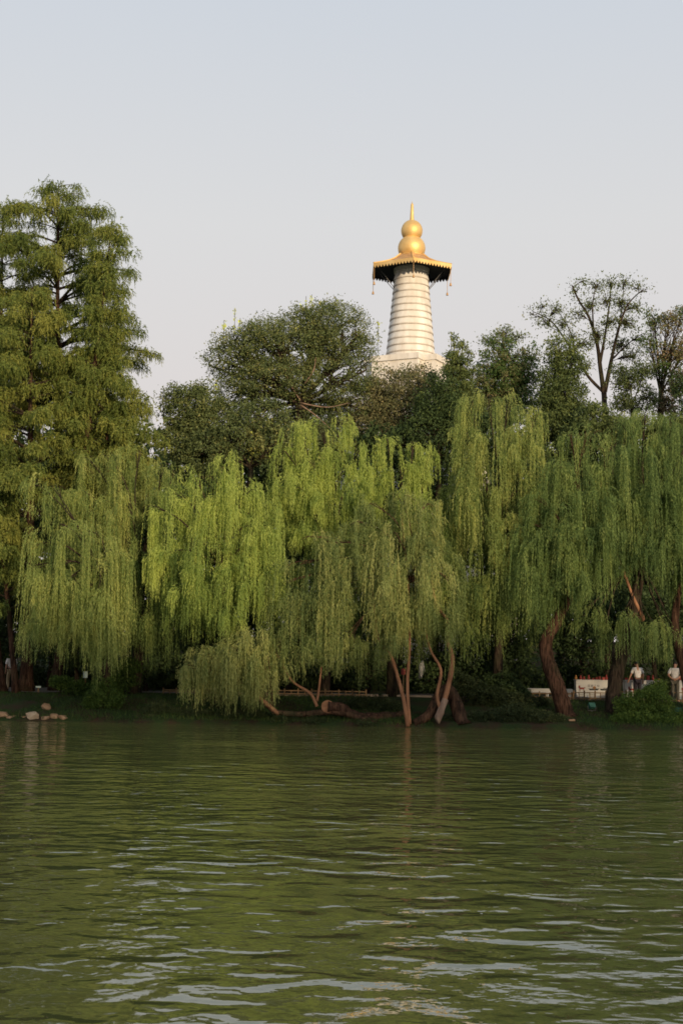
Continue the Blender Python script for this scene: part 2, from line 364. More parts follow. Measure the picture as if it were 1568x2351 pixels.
# ------------------------------------------------------------------ white pagoda
def pagoda():
    Y = 88.0
    top = at(945, 462, Y)
    base_z = gz(top.x, Y) - 0.2
    px0 = at(942, 835, Y).x
    root = empty('white_pagoda', (px0, Y, base_z), 0)
    tag(root, 'white pagoda with banded tapering shaft, gilded parasol and double gourd finial rising above the trees', 'pagoda')
    def z(py): return at(944, py, Y).z
    c = (px0, Y, 0)
    zb = z(831)                          # top of the square pedestal = foot of the shaft
    def part(mb, name, mat, smooth=False, parent=root): return mb.build(name, mat, parent, smooth)
    # hidden lower storeys: terrace, bulbous body
    m = MB(); m.box((px0, Y, base_z + 1.4), (12, 12, 2.8)); part(m, 'terrace', M['white'])
    m = MB(); m.box((px0, Y, base_z + 3.9), (11, 11, 2.2), R(27)); part(m, 'plinth', M['white'])
    hb = zb - 2.6 - (base_z + 5.0)
    prof = [(4.2, 0), (4.6, 0.3)] + [(4.6 + 0.9 * math.sin(t * 2.1) - 1.2 * t * t, 0.3 + (hb - 0.3) * t) for t in np.linspace(0.1, 1, 10)]
    m = MB(); m.lathe(prof, (px0, Y, base_z + 5.0), 48); part(m, 'dome', M['white'], True)
    # redented square pedestal under the shaft
    a, b, d = 2.35, 1.55, 0.8
    plan = [(a, -b), (a, b), (b, b), (b, a), (-b, a), (-b, b), (-a, b), (-a, -b), (-b, -b), (-b, -a), (b, -a), (b, -b)]
    ca, sa = math.cos(R(-27)), math.sin(R(-27))
    m = MB(); v = []
    for k, (zz, s) in enumerate(((zb - 2.7, 1.02), (zb - 0.35, 1.0), (zb - 0.35, 1.05), (zb, 1.05))):
        v += [(px0 + s * (x * ca - y * sa), Y + s * (x * sa + y * ca), zz) for x, y in plan]
    n = len(plan); f = []
    for k in range(3):
        for i in range(n): f.append((k * n + i, k * n + (i + 1) % n, (k + 1) * n + (i + 1) % n, (k + 1) * n + i))
    f.append(tuple(3 * n + i for i in range(n)))
    m.add(v, f); part(m, 'pedestal', M['white'])
    # thirteen bands of the shaft
    zt = z(629); nb = 13
    r0, r1 = 1.57, 1.035
    for i in range(nb):
        za = zb + (zt - zb) * i / nb; zc = zb + (zt - zb) * (i + 1) / nb; hh = zc - za
        ra = r0 + (r1 - r0) * (i / nb) ** 0.92 + 0.035; rb = r0 + (r1 - r0) * ((i + 1) / nb) ** 0.92 - 0.02
        m = MB(); m.lathe([(ra - 0.10, za), (ra - 0.02, za + 0.004), (ra, za + 0.05), (rb, zc - 0.002)], (px0, Y, 0), 64)
        o = part(m, 'shaft_band', M['white'], False)
        m = MB(); m.lathe([(ra - 0.13, za - 0.004), (ra - 0.005, za - 0.045), (ra + 0.004, za - 0.004)], (px0, Y, 0), 64)
        part(m, 'lip', M['lip_shadow'], False, o)
    m = MB(); m.lathe([(r1 - 0.02, zt), (r1 + 0.06, zt + 0.03), (r1 + 0.10, zt + 0.28), (r1 + 0.02, zt + 0.36), (r1, zt + 0.62)], (px0, Y, 0), 64)
    part(m, 'collar', M['white'])
    # hexagonal parasol, one corner towards the lake
    ze = z(621)                       # eave level (at axis depth)
    RP = 2.80
    zr = z(587)
    def hexpt(r, k, zz, off=0): a_ = R(-90 + 60 * k + off); return (px0 + r * math.cos(a_), Y + r * math.sin(a_), zz)
    dz = zr - ze - .04
    rings = [(RP, ze + 0.04), (RP * 0.80, ze + .04 + dz * .17), (RP * 0.60, ze + .04 + dz * .38), (RP * 0.44, ze + .04 + dz * .62), (0.82, zr)]
    m = MB(); v = []; f = []
    for r, zz in rings: v += [hexpt(r, k, zz) for k in range(6)]
    for i in range(len(rings) - 1):
        for k in range(6): f.append((i * 6 + k, i * 6 + (k + 1) % 6, (i + 1) * 6 + (k + 1) % 6, (i + 1) * 6 + k))
    m.add(v, f); roof = part(m, 'parasol_roof', M['gold_dull'])
    mr = MB()
    for k in range(6): mr.tube([hexpt(r * 1.004, k, zz + 0.02) for r, zz in rings], 0.05, 6)
    part(mr, 'ridge', M['gold'], False, roof)['kind'] = 'stuff'
    m = MB(); v = [hexpt(RP * 0.985, k, ze + 0.015) for k in range(6)] + [hexpt(0.9, k, ze + 0.10) for k in range(6)]
    m.add(v, [(k, 6 + k, 6 + (k + 1) % 6, (k + 1) % 6) for k in range(6)]); part(m, 'soffit', M['near_black'])
    # scalloped fringe: gold outside, dark lining inside
    for k in range(6):
        p0 = Vector(hexpt(RP, k, 0)); p1 = Vector(hexpt(RP, k + 1, 0)); nn = (p1 - p0).cross(Vector((0, 0, 1))).normalized()
        nt_ = 13
        for side, mat, off, nm in ((1, M['gold'], 0.0, 'fringe'), (-1, M['near_black'], -0.03, 'fringe_lining')):
            m = MB(); v = []; f = []
            for j in range(nt_):
                a0 = p0.lerp(p1, j / nt_) + nn * off; a1 = p0.lerp(p1, (j + 1) / nt_) + nn * off; am = (a0 + a1) / 2
                q = len(v)
                ztop, zmid, ztip = ze + 0.05, ze - 0.10, ze - 0.27
                v += [(a0.x, a0.y, ztop), (a1.x, a1.y, ztop), (a1.x, a1.y, zmid), (a1.x * .35 + am.x * .65, a1.y * .35 + am.y * .65, ztip + .04), (am.x, am.y, ztip), (a0.x * .35 + am.x * .65, a0.y * .35 + am.y * .65, ztip + .04), (a0.x, a0.y, zmid)]
                f.append(tuple(q + i for i in range(7)))
            m.add(v, f)
            o = part(m, nm, mat)
            sm = o.modifiers.new('thick', 'SOLIDIFY'); sm.thickness = 0.015
    # wind bells on chains from the six corners
    for k in range(6):
        p = Vector(hexpt(RP - 0.05, k, ze - 0.15)); ln = .88 + 0.12 * (k % 2)
        m = MB(); m.tube([(p.x, p.y, p.z), (p.x, p.y, p.z - ln)], 0.016, 5); ch = part(m, 'chain', M['gold_dull'])
        m = MB(); m.lathe([(0.085, 0), (0.07, 0.03), (0.055, 0.13), (0.03, 0.19), (0.01, 0.21)], (p.x, p.y, p.z - ln - 0.18), 12); part(m, 'bell', M['gold_dull'], True, ch)
    for a_ in (R(-14), R(14), R(166), R(194)):
        q0 = (px0 + 1.09 * math.cos(a_), Y + 1.09 * math.sin(a_), ze - 1.25); q1 = (px0 + 2.15 * math.cos(a_), Y + 2.15 * math.sin(a_), ze + 0.02)
        m = MB(); m.tube([q0, q1], 0.022, 6); part(m, 'strut', M['iron'])
    # double gourd and spire
    s = mpp(Y)
    z0 = zr - 0.03; zl1 = z(546); zu1 = z(506); ztip = z(462)
    def ball(zlo, zhi, rmax, rlo, rhi, eq=0.47):
        H = zhi - zlo; pr = []
        t_lo = -math.acos(min(1, rlo / rmax)); t_hi = math.acos(min(1, rhi / rmax))
        s0, s1 = math.sin(t_lo), math.sin(t_hi)
        for t in np.linspace(t_lo, t_hi, 22): pr.append((rmax * math.cos(t), zlo + H * (math.sin(t) - s0) / (s1 - s0)))
        return pr
    m = MB(); m.lathe([(0.80, z0 - 0.05), (0.82, z0)] + ball(z0, zl1, 0.87, 0.70, 0.50), c=(px0, Y, 0), sides=64); part(m, 'lower_gourd_bulb', M['gold'], True)
    m = MB(); m.lathe([(0.5, zl1 - 0.03)] + ball(zl1, zu1, 0.68, 0.53, 0.14), c=(px0, Y, 0), sides=64); part(m, 'upper_gourd_bulb', M['gold'], True)
    m = MB(); m.lathe([(0.155, zu1 - 0.03), (0.135, zu1 + 0.06), (0.115, zu1 + 0.4), (0.085, zu1 + 1.0), (0.07, zu1 + 1.08), (0.03, zu1 + 1.12), (0.006, ztip)], c=(px0, Y, 0), sides=24); part(m, 'spire', M['gold'], True)
pagoda()

# ------------------------------------------------------------------ foliage generators
def strand_tris(p0, az, phi0, lam, length, per_m, leaf_l, leaf_w, splay=0.55, sway=0.05):
    r = rng
    """leaf triangles along drooping strands. All arrays (S,)."""
    S = len(p0); step = 1.0 / per_m
    M_ = int(np.ceil(length.max() / step)) + 1
    s = np.arange(M_) * step
    phi = R(-88) + (phi0[:, None] + R(88)) * np.exp(-s[None, :] / lam[:, None])
    wob = sway * np.cumsum(r.normal(0, 1, (S, M_)), 1) * 0.3
    a = az[:, None] + wob
    t = np.stack([np.cos(phi) * np.cos(a), np.cos(phi) * np.sin(a), np.sin(phi)], -1)
    drift = r.normal(0, 0.032, (S, 1, 3)); drift[..., 2] = 0
    t = unit(t + drift)
    pos = p0[:, None, :] + np.cumsum(t, 1) * step
    keep = (s[None, :] < length[:, None]) & (r.random((S, M_)) < 0.93)
    idx = np.nonzero(keep)
    p = pos[idx]; tt = t[idx]; n = len(p)
    rv = r.normal(0, 1, (n, 3)); perp = unit(rv - (rv * tt).sum(-1, keepdims=True) * tt)
    ax = unit(tt + splay * perp * r.uniform(0.4, 1.3, (n, 1)) + np.array([0, 0, -0.15]))
    rv = r.normal(0, 1, (n, 3)); side = unit(np.cross(ax, rv))
    frac = (s[None, :] / length[:, None])[idx]
    sc = (r.uniform(0.7, 1.25, (n, 1))) * (1.0 - 0.35 * frac[:, None] ** 2)
    ll = leaf_l * sc; ww = leaf_w * sc
    tri = np.stack([p - side * ww * 0.5, p + side * ww * 0.5, p + ax * ll], 1)
    return tri, idx[0], frac

def cascade(c, rad, fall, ropes, per, tint0, leaf=(0.13, 0.03), per_m=22, depth=1.0, tight=0.085, short=0.20):
    """a drooping tuft: ropes of strands that arch out from around c and hang; fall in metres"""
    k = ropes
    nb = max(3, int(3 + 3.2 * rad)); bi = rng.integers(0, nb, k)
    bang = rng.uniform(0, 2 * math.pi, nb) ; brc = rad * rng.uniform(0.5, 1.65, nb); bz = rng.normal(0, 0.14, nb)
    u = rng.uniform(0.05, 1, k) ** 0.75
    ang = bang[bi] + rng.normal(0, .12, k); rr = brc[bi] * u
    cx = c[0] + rr * np.cos(ang); cy_ = c[1] + rr * np.sin(ang) * depth
    czz = c[2] + bz[bi] + brc[bi] * (0.55 * u - 1.05 * u * u)
    ln = np.maximum(fall * rng.uniform(short, 1.0, k) ** 0.9 + (czz - c[2]) * .8, .3)
    cap = rng.random(k) < 0.38                                # short leafy shoots clothe the arch itself
    ln = np.where(cap, rng.uniform(0.3, 0.8, k), ln)
    lam = rng.uniform(0.06, 0.22, k) + 0.06 * rr
    az = ang + rng.normal(0, 0.4, k); ph = R(1) * rng.uniform(-10, 65, k)
    rt = np.clip(tint0 + rng.normal(0, 0.16, k) + 0.08 * cap, 0, 1)
    # strands of a rope
    S = k * per
    ri = np.repeat(np.arange(k), per)
    p0 = np.stack([cx, cy_, czz], -1)[ri] + rng.normal(0, tight, (S, 3)) * np.array([1, 1, 0.7])
    lag = rng.uniform(0, 0.4, S) ** 1.3 * (rng.random(S) < .7)           # side shoots leave the rope lower down
    sl = np.maximum(ln[ri] * rng.uniform(0.72, 1.0, S) * (1 - lag), 0.25)
    reach = 0.5 * lam[ri] * np.minimum(1, lag * 6)
    p0 += np.stack([reach * np.cos(az[ri]), reach * np.sin(az[ri]), -lag * ln[ri]], -1)
    tri, si, fr = strand_tris(p0, az[ri] + rng.normal(0, 0.45, S), np.where(lag > 0, R(-35), ph[ri]) + rng.normal(0, 0.22, S), lam[ri] * rng.uniform(0.6, 1.4, S),
                              sl, per_m, leaf[0], leaf[1], 0.8, 0.10)
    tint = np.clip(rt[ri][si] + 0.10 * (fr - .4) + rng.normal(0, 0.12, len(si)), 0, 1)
    return tri, tint

def limb_path(a, b, n=7, sag=0.0, jit=0.05, up=0.0):
    a = Vector(a); b = Vector(b); L_ = (b - a).length; pts = []
    for i in range(n):
        t = i / (n - 1); p = a.lerp(b, t)
        w = math.sin(math.pi * t)
        p += Vector((random.gauss(0, jit), random.gauss(0, jit), 0)) * L_ * w * 0.6
        p.z += up * L_ * w - sag * L_ * t * t
        pts.append(p)
    return pts

def smooth_path(pts, n=4):
    """Catmull-Rom through the control points"""
    P = [Vector(p) for p in pts]; out_ = []
    for i in range(len(P) - 1):
        p0 = P[max(i - 1, 0)]; p1 = P[i]; p2 = P[i + 1]; p3 = P[min(i + 2, len(P) - 1)]
        for j in range(n):
            t = j / n
            out_.append(0.5 * ((2 * p1) + (p2 - p0) * t + (2 * p0 - 5 * p1 + 4 * p2 - p3) * t * t + (3 * p1 - p0 - 3 * p2 + p3) * t ** 3))
    out_.append(P[-1]); return out_

def taper(n, r0, r1, p=1.0): return [r0 + (r1 - r0) * (i / (n - 1)) ** p for i in range(n)]

def knotty(rad, amt=0.08): return [r * (1 + random.gauss(0, amt)) for r in rad]

# ------------------------------------------------------------------ weeping willows
def willow(label, Y, base_px, cascades, mat, tint=0.5, trunk=True, trunk_px=None, trunk_r=0.32, density=1.0, leaf=(0.13, 0.03), fork_py=None, stems=None, trunk_mat=None, bough_from=None, name='weeping_willow', group='weeping willows along the bank'):
    reseed(label)
    b = at(base_px[0], base_px[1], Y + (0 if trunk_px else 1.6)); b.z = gz(b.x, b.y) - 0.15
    root = empty(name, b); tag(root, label, 'tree', group)
    pts = [b]
    if trunk_px: pts += [at(x, y, Y + dy) for x, y, dy in trunk_px]
    else:
        fy = fork_py or 1400
        f = at(base_px[0] + 10, fy, Y); pts += [b.lerp(f, 0.5) + Vector((random.uniform(-.15, .15), 0, 0)), f]
    m = MB(); sp = smooth_path(pts, 5)
    rad = knotty(taper(len(sp), trunk_r, trunk_r * 0.62), 0.05); rad[0] *= 1.35
    m.tube(sp, rad, 12)
    tr = m.build('trunk', trunk_mat or M['bark'], root, True)
    fork = at(*bough_from) if bough_from else sp[-1]
    mb = MB(); tris = []; tints = []
    full = []
    for q in cascades:
        px, py, hw, fall = q[:4]; dy = q[4] if len(q) > 4 else 0.0; tt = q[5] if len(q) > 5 else tint  # most lower and inner tufts get darker tints: shade put into leaf colour
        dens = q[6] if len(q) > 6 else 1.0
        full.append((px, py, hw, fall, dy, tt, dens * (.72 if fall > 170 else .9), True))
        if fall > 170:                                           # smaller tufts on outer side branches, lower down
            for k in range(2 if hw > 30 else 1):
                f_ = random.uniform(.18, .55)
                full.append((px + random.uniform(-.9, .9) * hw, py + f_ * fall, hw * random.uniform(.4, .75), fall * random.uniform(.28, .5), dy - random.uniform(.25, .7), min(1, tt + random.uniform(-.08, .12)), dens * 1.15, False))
    for px, py, hw, fall, dy, tt, dens, big in full:
        c = at(px, py, Y + dy); rad_ = hw * mpp(Y); fl = fall * mpp(Y)
        ropes = max(7, int(density * dens * (7.4 + 13 * rad_)))
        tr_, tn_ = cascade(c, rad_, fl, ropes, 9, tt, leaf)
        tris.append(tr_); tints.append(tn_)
        if not big: continue
        # the bough that carries the tuft
        mid = fork.lerp(c, 0.55) + Vector((random.uniform(-.3, .3), random.uniform(-.3, .3), 0.5))
        pp = smooth_path([fork, mid, c + Vector((0, 0, -0.1))], 5)
        mb.tube(pp, taper(len(pp), trunk_r * (0.10 if bough_from else 0.20), 0.012), 6, False)
        for k in range(2):
            e_ = c + Vector((random.uniform(-1, 1) * rad_ * .7, random.uniform(-.6, .6) * rad_, -0.25 * rad_))
            p2 = smooth_path([pp[-4], pp[-2].lerp(e_, .5) + Vector((0, 0, 0.12)), e_], 3)
            mb.tube(p2, taper(len(p2), 0.022, 0.008), 4, False)
    mb.build('bough', trunk_mat or M['bark'], tr)['kind'] = 'stuff'
    for st in (stems or []):
        ctl, r0, r1, smat = st
        m = MB(); sp = smooth_path([at(x, y, Y + dy) for x, y, dy in ctl], 5)
        m.tube(sp, knotty(taper(len(sp), r0, r1), 0.05), 8); m.build('stem', M[smat], root, True)
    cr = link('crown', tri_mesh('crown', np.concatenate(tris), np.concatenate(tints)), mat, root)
    cr['kind'] = 'stuff'
    return root

willow('far left willow with long olive curtains in front of the redwood trunks', 61.0, (236, 1604), [
    (140, 1198, 52, 335, -.3), (200, 1212, 75, 345, -.5, .6), (262, 1262, 50, 330, -.4), (108, 1245, 36, 275, -.2), (96, 1112, 30, 200, .2, .5, .55),
    (128, 1305, 50, 250, -.6), (150, 1330, 60, 200, -.8), (235, 1345, 60, 230, -.8), (120, 1110, 40, 90, .5, .5, .5), (82, 1300, 18, 200, 0), (270, 1380, 25, 215, -.6, .65),
    (170, 1380, 60, 190, .6, .3), (125, 1400, 44, 150, .8, .3), (240, 1420, 50, 130, .8, .3), (108, 1430, 32, 100, -.3, .5)],
    M['willow_mid'], 0.6, fork_py=1330, trunk_r=.26, trunk_mat=M['bark_dark'])
willow('tall left willow with pale yellow green crown in front of the redwoods', 63.6, (310, 1604), [
    (205, 1046, 34, 240, 0, .65), (250, 1038, 45, 290, -.2, .65), (325, 1030, 55, 300, 0, .6), (372, 1060, 34, 250, -.2, .6), (290, 1150, 65, 320, -.6, .5),
    (195, 1125, 34, 250, -.4, .5), (335, 1235, 60, 320, -.8, .35), (300, 1280, 55, 300, -.8, .35), (250, 1170, 50, 260, .6, .3), (340, 1130, 60, 300, .8, .3),
    (350, 1385, 45, 150, 0, .2), (290, 1400, 50, 150, 0, .2), (405, 1075, 30, 180, .3, .4, .6)],
    M['willow_mid'], 0.5, fork_py=1300, trunk_r=.26, trunk_mat=M['bark_dark'])
willow('bright lime willow left of the tallest middle willow', 61.6, (505, 1610), [
    (445, 1085, 50, 210, .2, .75), (530, 1043, 42, 240, .5, .7), (495, 1085, 60, 280, 0, .75), (405, 1128, 36, 330, -.3, .7), (355, 1160, 22, 260, -.6, .95, 1.5), (350, 1280, 20, 90, -.6, .95),
    (565, 1120, 55, 290, 0, .7), (605, 1145, 36, 260, .2, .6), (580, 1202, 52, 280, -.7, .65), (470, 1235, 60, 270, -.7, .5), (430, 1262, 50, 240, -.4, .4),
    (540, 1290, 60, 230, -.5, .4), (620, 1240, 28, 230, 0, .4), (480, 1300, 60, 200, .4, .25), (400, 1330, 40, 170, .3, .3), (580, 1340, 50, 150, .6, .25), (600, 1180, 40, 240, 1.0, .3), (440, 1380, 50, 110, 0, .3), (520, 1370, 60, 120, .3, .25)],
    M['willow_bright'], 0.6, fork_py=1300, trunk_r=.26, trunk_mat=M['bark_dark'])
willow('tallest middle willow with lime crown peaks between the elm and the lake', 64.5, (745, 1604), [
    (690, 975, 34, 240, 0, .8), (742, 968, 42, 270, 0, .8), (786, 958, 34, 270, 0, .85), (655, 1030, 40, 240, -.2, .7), (832, 1012, 34, 220, -.2, .7),
    (720, 1050, 60, 250, -.7, .7), (790, 1065, 60, 240, -.7, .7), (688, 1115, 34, 200, -.9, .6), (760, 1150, 60, 200, .3, .3), (840, 1110, 40, 200, .4, .4), (640, 1110, 34, 220, .4, .4), (720, 1210, 60, 180, .2, .2), (800, 1250, 60, 160, .4, .2), (690, 1300, 60, 150, .4, .2), (780, 1370, 60, 130, .4, .2)],
    M['willow_bright'], 0.7, fork_py=1290, trunk_r=.26, trunk_mat=M['bark_dark'])
willow('short lime willow crown between the tallest middle willow and the right hand pair', 63.8, (900, 1606), [
    (888, 1004, 28, 190, 0, .7), (945, 1008, 34, 200, 0, .7), (990, 1040, 26, 170, -.2, .65), (918, 1070, 60, 230, -.6, .65), (975, 1095, 38, 190, -.4, .6), (940, 1180, 60, 180, .4, .3), (880, 1130, 40, 200, .5, .3), (1000, 1180, 30, 180, .3, .3), (1020, 1290, 40, 200, .5, .2), (960, 1300, 60, 200, .5, .2), (880, 1320, 50, 200, .4, .2)],
    M['willow_bright'], 0.6, fork_py=1290, trunk_r=.26, trunk_mat=M['bark_dark'])
willow('greyish old willow on the waterline with bare red brown stems', 60.5, (1062, 1648), [
    (850, 1150, 50, 280, .3, .5), (910, 1130, 66, 330, .2, .6), (975, 1150, 50, 320, .2, .6), (828, 1195, 40, 300, -.1, .5), (712, 1228, 48, 300, 0, .5), (752, 1242, 42, 330, -.2, .5),
    (690, 1290, 48, 260, 0, .4), (780, 1312, 48, 290, -.3, .5), (905, 1215, 80, 330, -.4, .65), (940, 1325, 60, 230, -.6, .65), (1000, 1260, 50, 280, -.2, .5), (650, 1335, 34, 170, .2, .4),
    (880, 1370, 45, 190, -.6, .6), (735, 1380, 50, 230, -.4, .4), (820, 1360, 50, 210, .3, .35), (985, 1390, 50, 170, -.4, .5), (1030, 1330, 30, 190, 0, .4), (915, 1410, 50, 140, -.4, .55), (700, 1420, 40, 150, -.3, .4), (800, 1460, 30, 130, -.5, .5)],
    M['willow_grey'], 0.5, trunk_px=[(1038, 1595, .3), (1015, 1588, .2), (985, 1640, -.1), (950, 1662, -.2)], trunk_r=0.30, bough_from=(960, 1330, 60.4),
    stems=[([(936, 1668, -.4), (925, 1600, -.4), (897, 1505, -.3), (868, 1462, -.2), (850, 1300, 0)], .10, .03, 'bark_stem'),
           ([(940, 1662, -.35), (935, 1570, -.35), (940, 1470, -.3), (935, 1320, -.2), (920, 1180, 0)], .085, .03, 'bark_stem'),
           ([(1016, 1640, -.4), (1003, 1598, -.45), (1012, 1540, -.45), (990, 1497, -.4), (978, 1455, -.3), (965, 1380, -.2)], .085, .025, 'bark_stem'),
           ([(1010, 1640, -.35), (1022, 1600, -.3), (1036, 1540, -.3), (1037, 1505, -.3), (1026, 1465, -.25), (1027, 1425, -.2), (1000, 1385, -.1), (985, 1300, 0)], .13, .05, 'bark_stem')])
willow('low drooping willow sprouting from a fallen trunk at the waterline', 60.4, (862, 1655), [
    (455, 1496, 34, 125, -.3, .8), (428, 1528, 18, 95, -.4, .8), (520, 1480, 40, 140, -.2, .75), (585, 1458, 50, 150, -.1, .7), (640, 1466, 32, 125, 0, .6), (548, 1506, 40, 135, -.5, .75), (480, 1516, 36, 130, -.4, .8), (610, 1498, 40, 120, -.4, .65), (560, 1560, 28, 85, -.5, .7), (500, 1500, 40, 130, .3, .6), (590, 1490, 44, 130, .3, .55)],
    M['willow_grey'], 0.55, trunk_px=[(808, 1642, .1), (760, 1634, 0), (690, 1640, 0), (625, 1634, -.1)], trunk_r=0.17, density=2.3,
    stems=[([(640, 1640, -.1), (608, 1612, -.2), (575, 1585, -.2), (525, 1545, -.3), (480, 1505, -.3)], .10, .03, 'bark_stem'),
           ([(728, 1622, 0), (712, 1592, 0), (668, 1560, 0), (630, 1490, 0)], .08, .03, 'bark_stem'),
           ([(728, 1610, 0), (733, 1575, .1), (738, 1530, .1)], .06, .03, 'bark_stem')])
willow('tallest right willow with feathery lime top above its neighbours', 63.8, (1140, 1606), [
    (1078, 918, 26, 250, 0, .6), (1113, 905, 32, 300, 0, .65), (1168, 910, 44, 310, 0, .65), (1226, 945, 34, 280, -.1, .6), (1058, 985, 34, 300, -.2, .5), (1130, 1000, 66, 350, -.5, .55), (1205, 1025, 55, 330, -.5, .6),
    (1048, 1090, 34, 340, -.3, .45), (1172, 1068, 40, 220, -1.0, .7), (1110, 1180, 66, 300, -.5, .4), (1180, 1120, 50, 260, -1.0, .55), (1040, 1205, 28, 300, 0, .35), (1150, 1290, 75, 230, -.5, .3), (1225, 1190, 45, 280, -.6, .4), (1090, 1330, 60, 190, 0, .25), (1170, 1370, 60, 160, -.3, .25), (1225, 1340, 40, 150, -.2, .3), (1080, 1100, 60, 260, .7, .25), (1150, 1130, 70, 260, .8, .25), (1220, 1100, 60, 260, .8, .25), (1110, 1420, 60, 110, .2, .2)],
    M['willow_mid'], 0.55, fork_py=1280, trunk_r=.26, trunk_mat=M['bark_dark'])
willow('wide right willow with a leaning dark trunk and straight hanging curtains', 61.8, (1302, 1632), [
    (1310, 992, 44, 260, .4, .6), (1288, 1062, 40, 320, .2, .5), (1350, 985, 44, 320, .4, .55), (1238, 1142, 40, 310, -.2, .45), (1402, 1022, 50, 340, .1, .45), (1330, 1100, 60, 320, -.3, .5), (1298, 1152, 50, 290, -.6, .5), (1226, 1200, 34, 240, -.3, .45),
    (1372, 1150, 60, 250, -.5, .4), (1265, 1230, 50, 220, -.6, .4), (1330, 1260, 60, 160, -.5, .4), (1290, 1310, 45, 120, -.4, .4), (1310, 1120, 60, 260, 1.0, .2), (1390, 1120, 60, 260, 1.0, .2), (1250, 1340, 30, 130, -.3, .45)],
    M['willow_cool'], 0.45, trunk_px=[(1278, 1575, 0), (1258, 1520, .1), (1253, 1470, .2), (1280, 1420, .3), (1320, 1330, .5)], trunk_r=0.36, trunk_mat=M['bark_red'])
willow('rightmost willow with grey green curtains above the two standing people', 62.6, (1405, 1612), [
    (1440, 962, 44, 240, .2, .5), (1482, 945, 44, 270, .2, .5), (1540, 962, 44, 310, 0, .4), (1470, 1042, 60, 280, -.3, .4), (1545, 1052, 44, 310, -.3, .35), (1500, 1130, 55, 250, -.6, .35), (1432, 1122, 55, 270, -.4, .4), (1555, 1150, 36, 250, -.5, .35),
    (1400, 1210, 60, 190, -.4, .3), (1470, 1210, 60, 170, -.6, .3), (1540, 1230, 50, 160, -.5, .3), (1590, 1000, 40, 300, 0, .3), (1600, 1120, 40, 280, 0, .3), (1480, 1090, 60, 240, .9, .2), (1550, 1110, 60, 240, .9, .2), (1640, 1080, 60, 320, 0, .3),
    (1335, 1412, 26, 50, -1, .7, .6), (1372, 1400, 30, 60, -1, .7, .6), (1392, 1425, 16, 110, -1, .6, .7), (1440, 1408, 40, 130, -1, .65, .7), (1478, 1420, 36, 130, -1, .65, .6), (1520, 1425, 44, 110, -1, .65, .7), (1545, 1440, 20, 120, -1, .6, .6), (1466, 1476, 15, 52, .6, .4, 1.2), (1540, 1474, 17, 50, .6, .4, 1.2)],
    M['willow_cool'], 0.4, trunk_px=[(1412, 1560, .2), (1432, 1480, .3), (1450, 1410, .3), (1470, 1300, .4)], trunk_r=0.36, trunk_mat=M['bark_dark'],
    stems=[([(1450, 1410, .2), (1475, 1422, -.4), (1452, 1370, -.6), (1430, 1310, -.7), (1412, 1262, -.6)], .10, .04, 'bark_stem')])
willow('willow trunk at the frame edge rising beside the person with clasped hands', 63.2, (1592, 1606), [
    (1620, 1200, 60, 260, 0, .3), (1580, 1300, 50, 120, 0, .3), (1640, 1300, 50, 160, 0, .3), (1575, 1010, 40, 260, .8, .15)],
    M['willow_cool'], 0.3, trunk_px=[(1565, 1520, 0), (1549, 1450, 0), (1553, 1380, 0), (1568, 1300, 0)], trunk_r=0.24, trunk_mat=M['bark_red'])

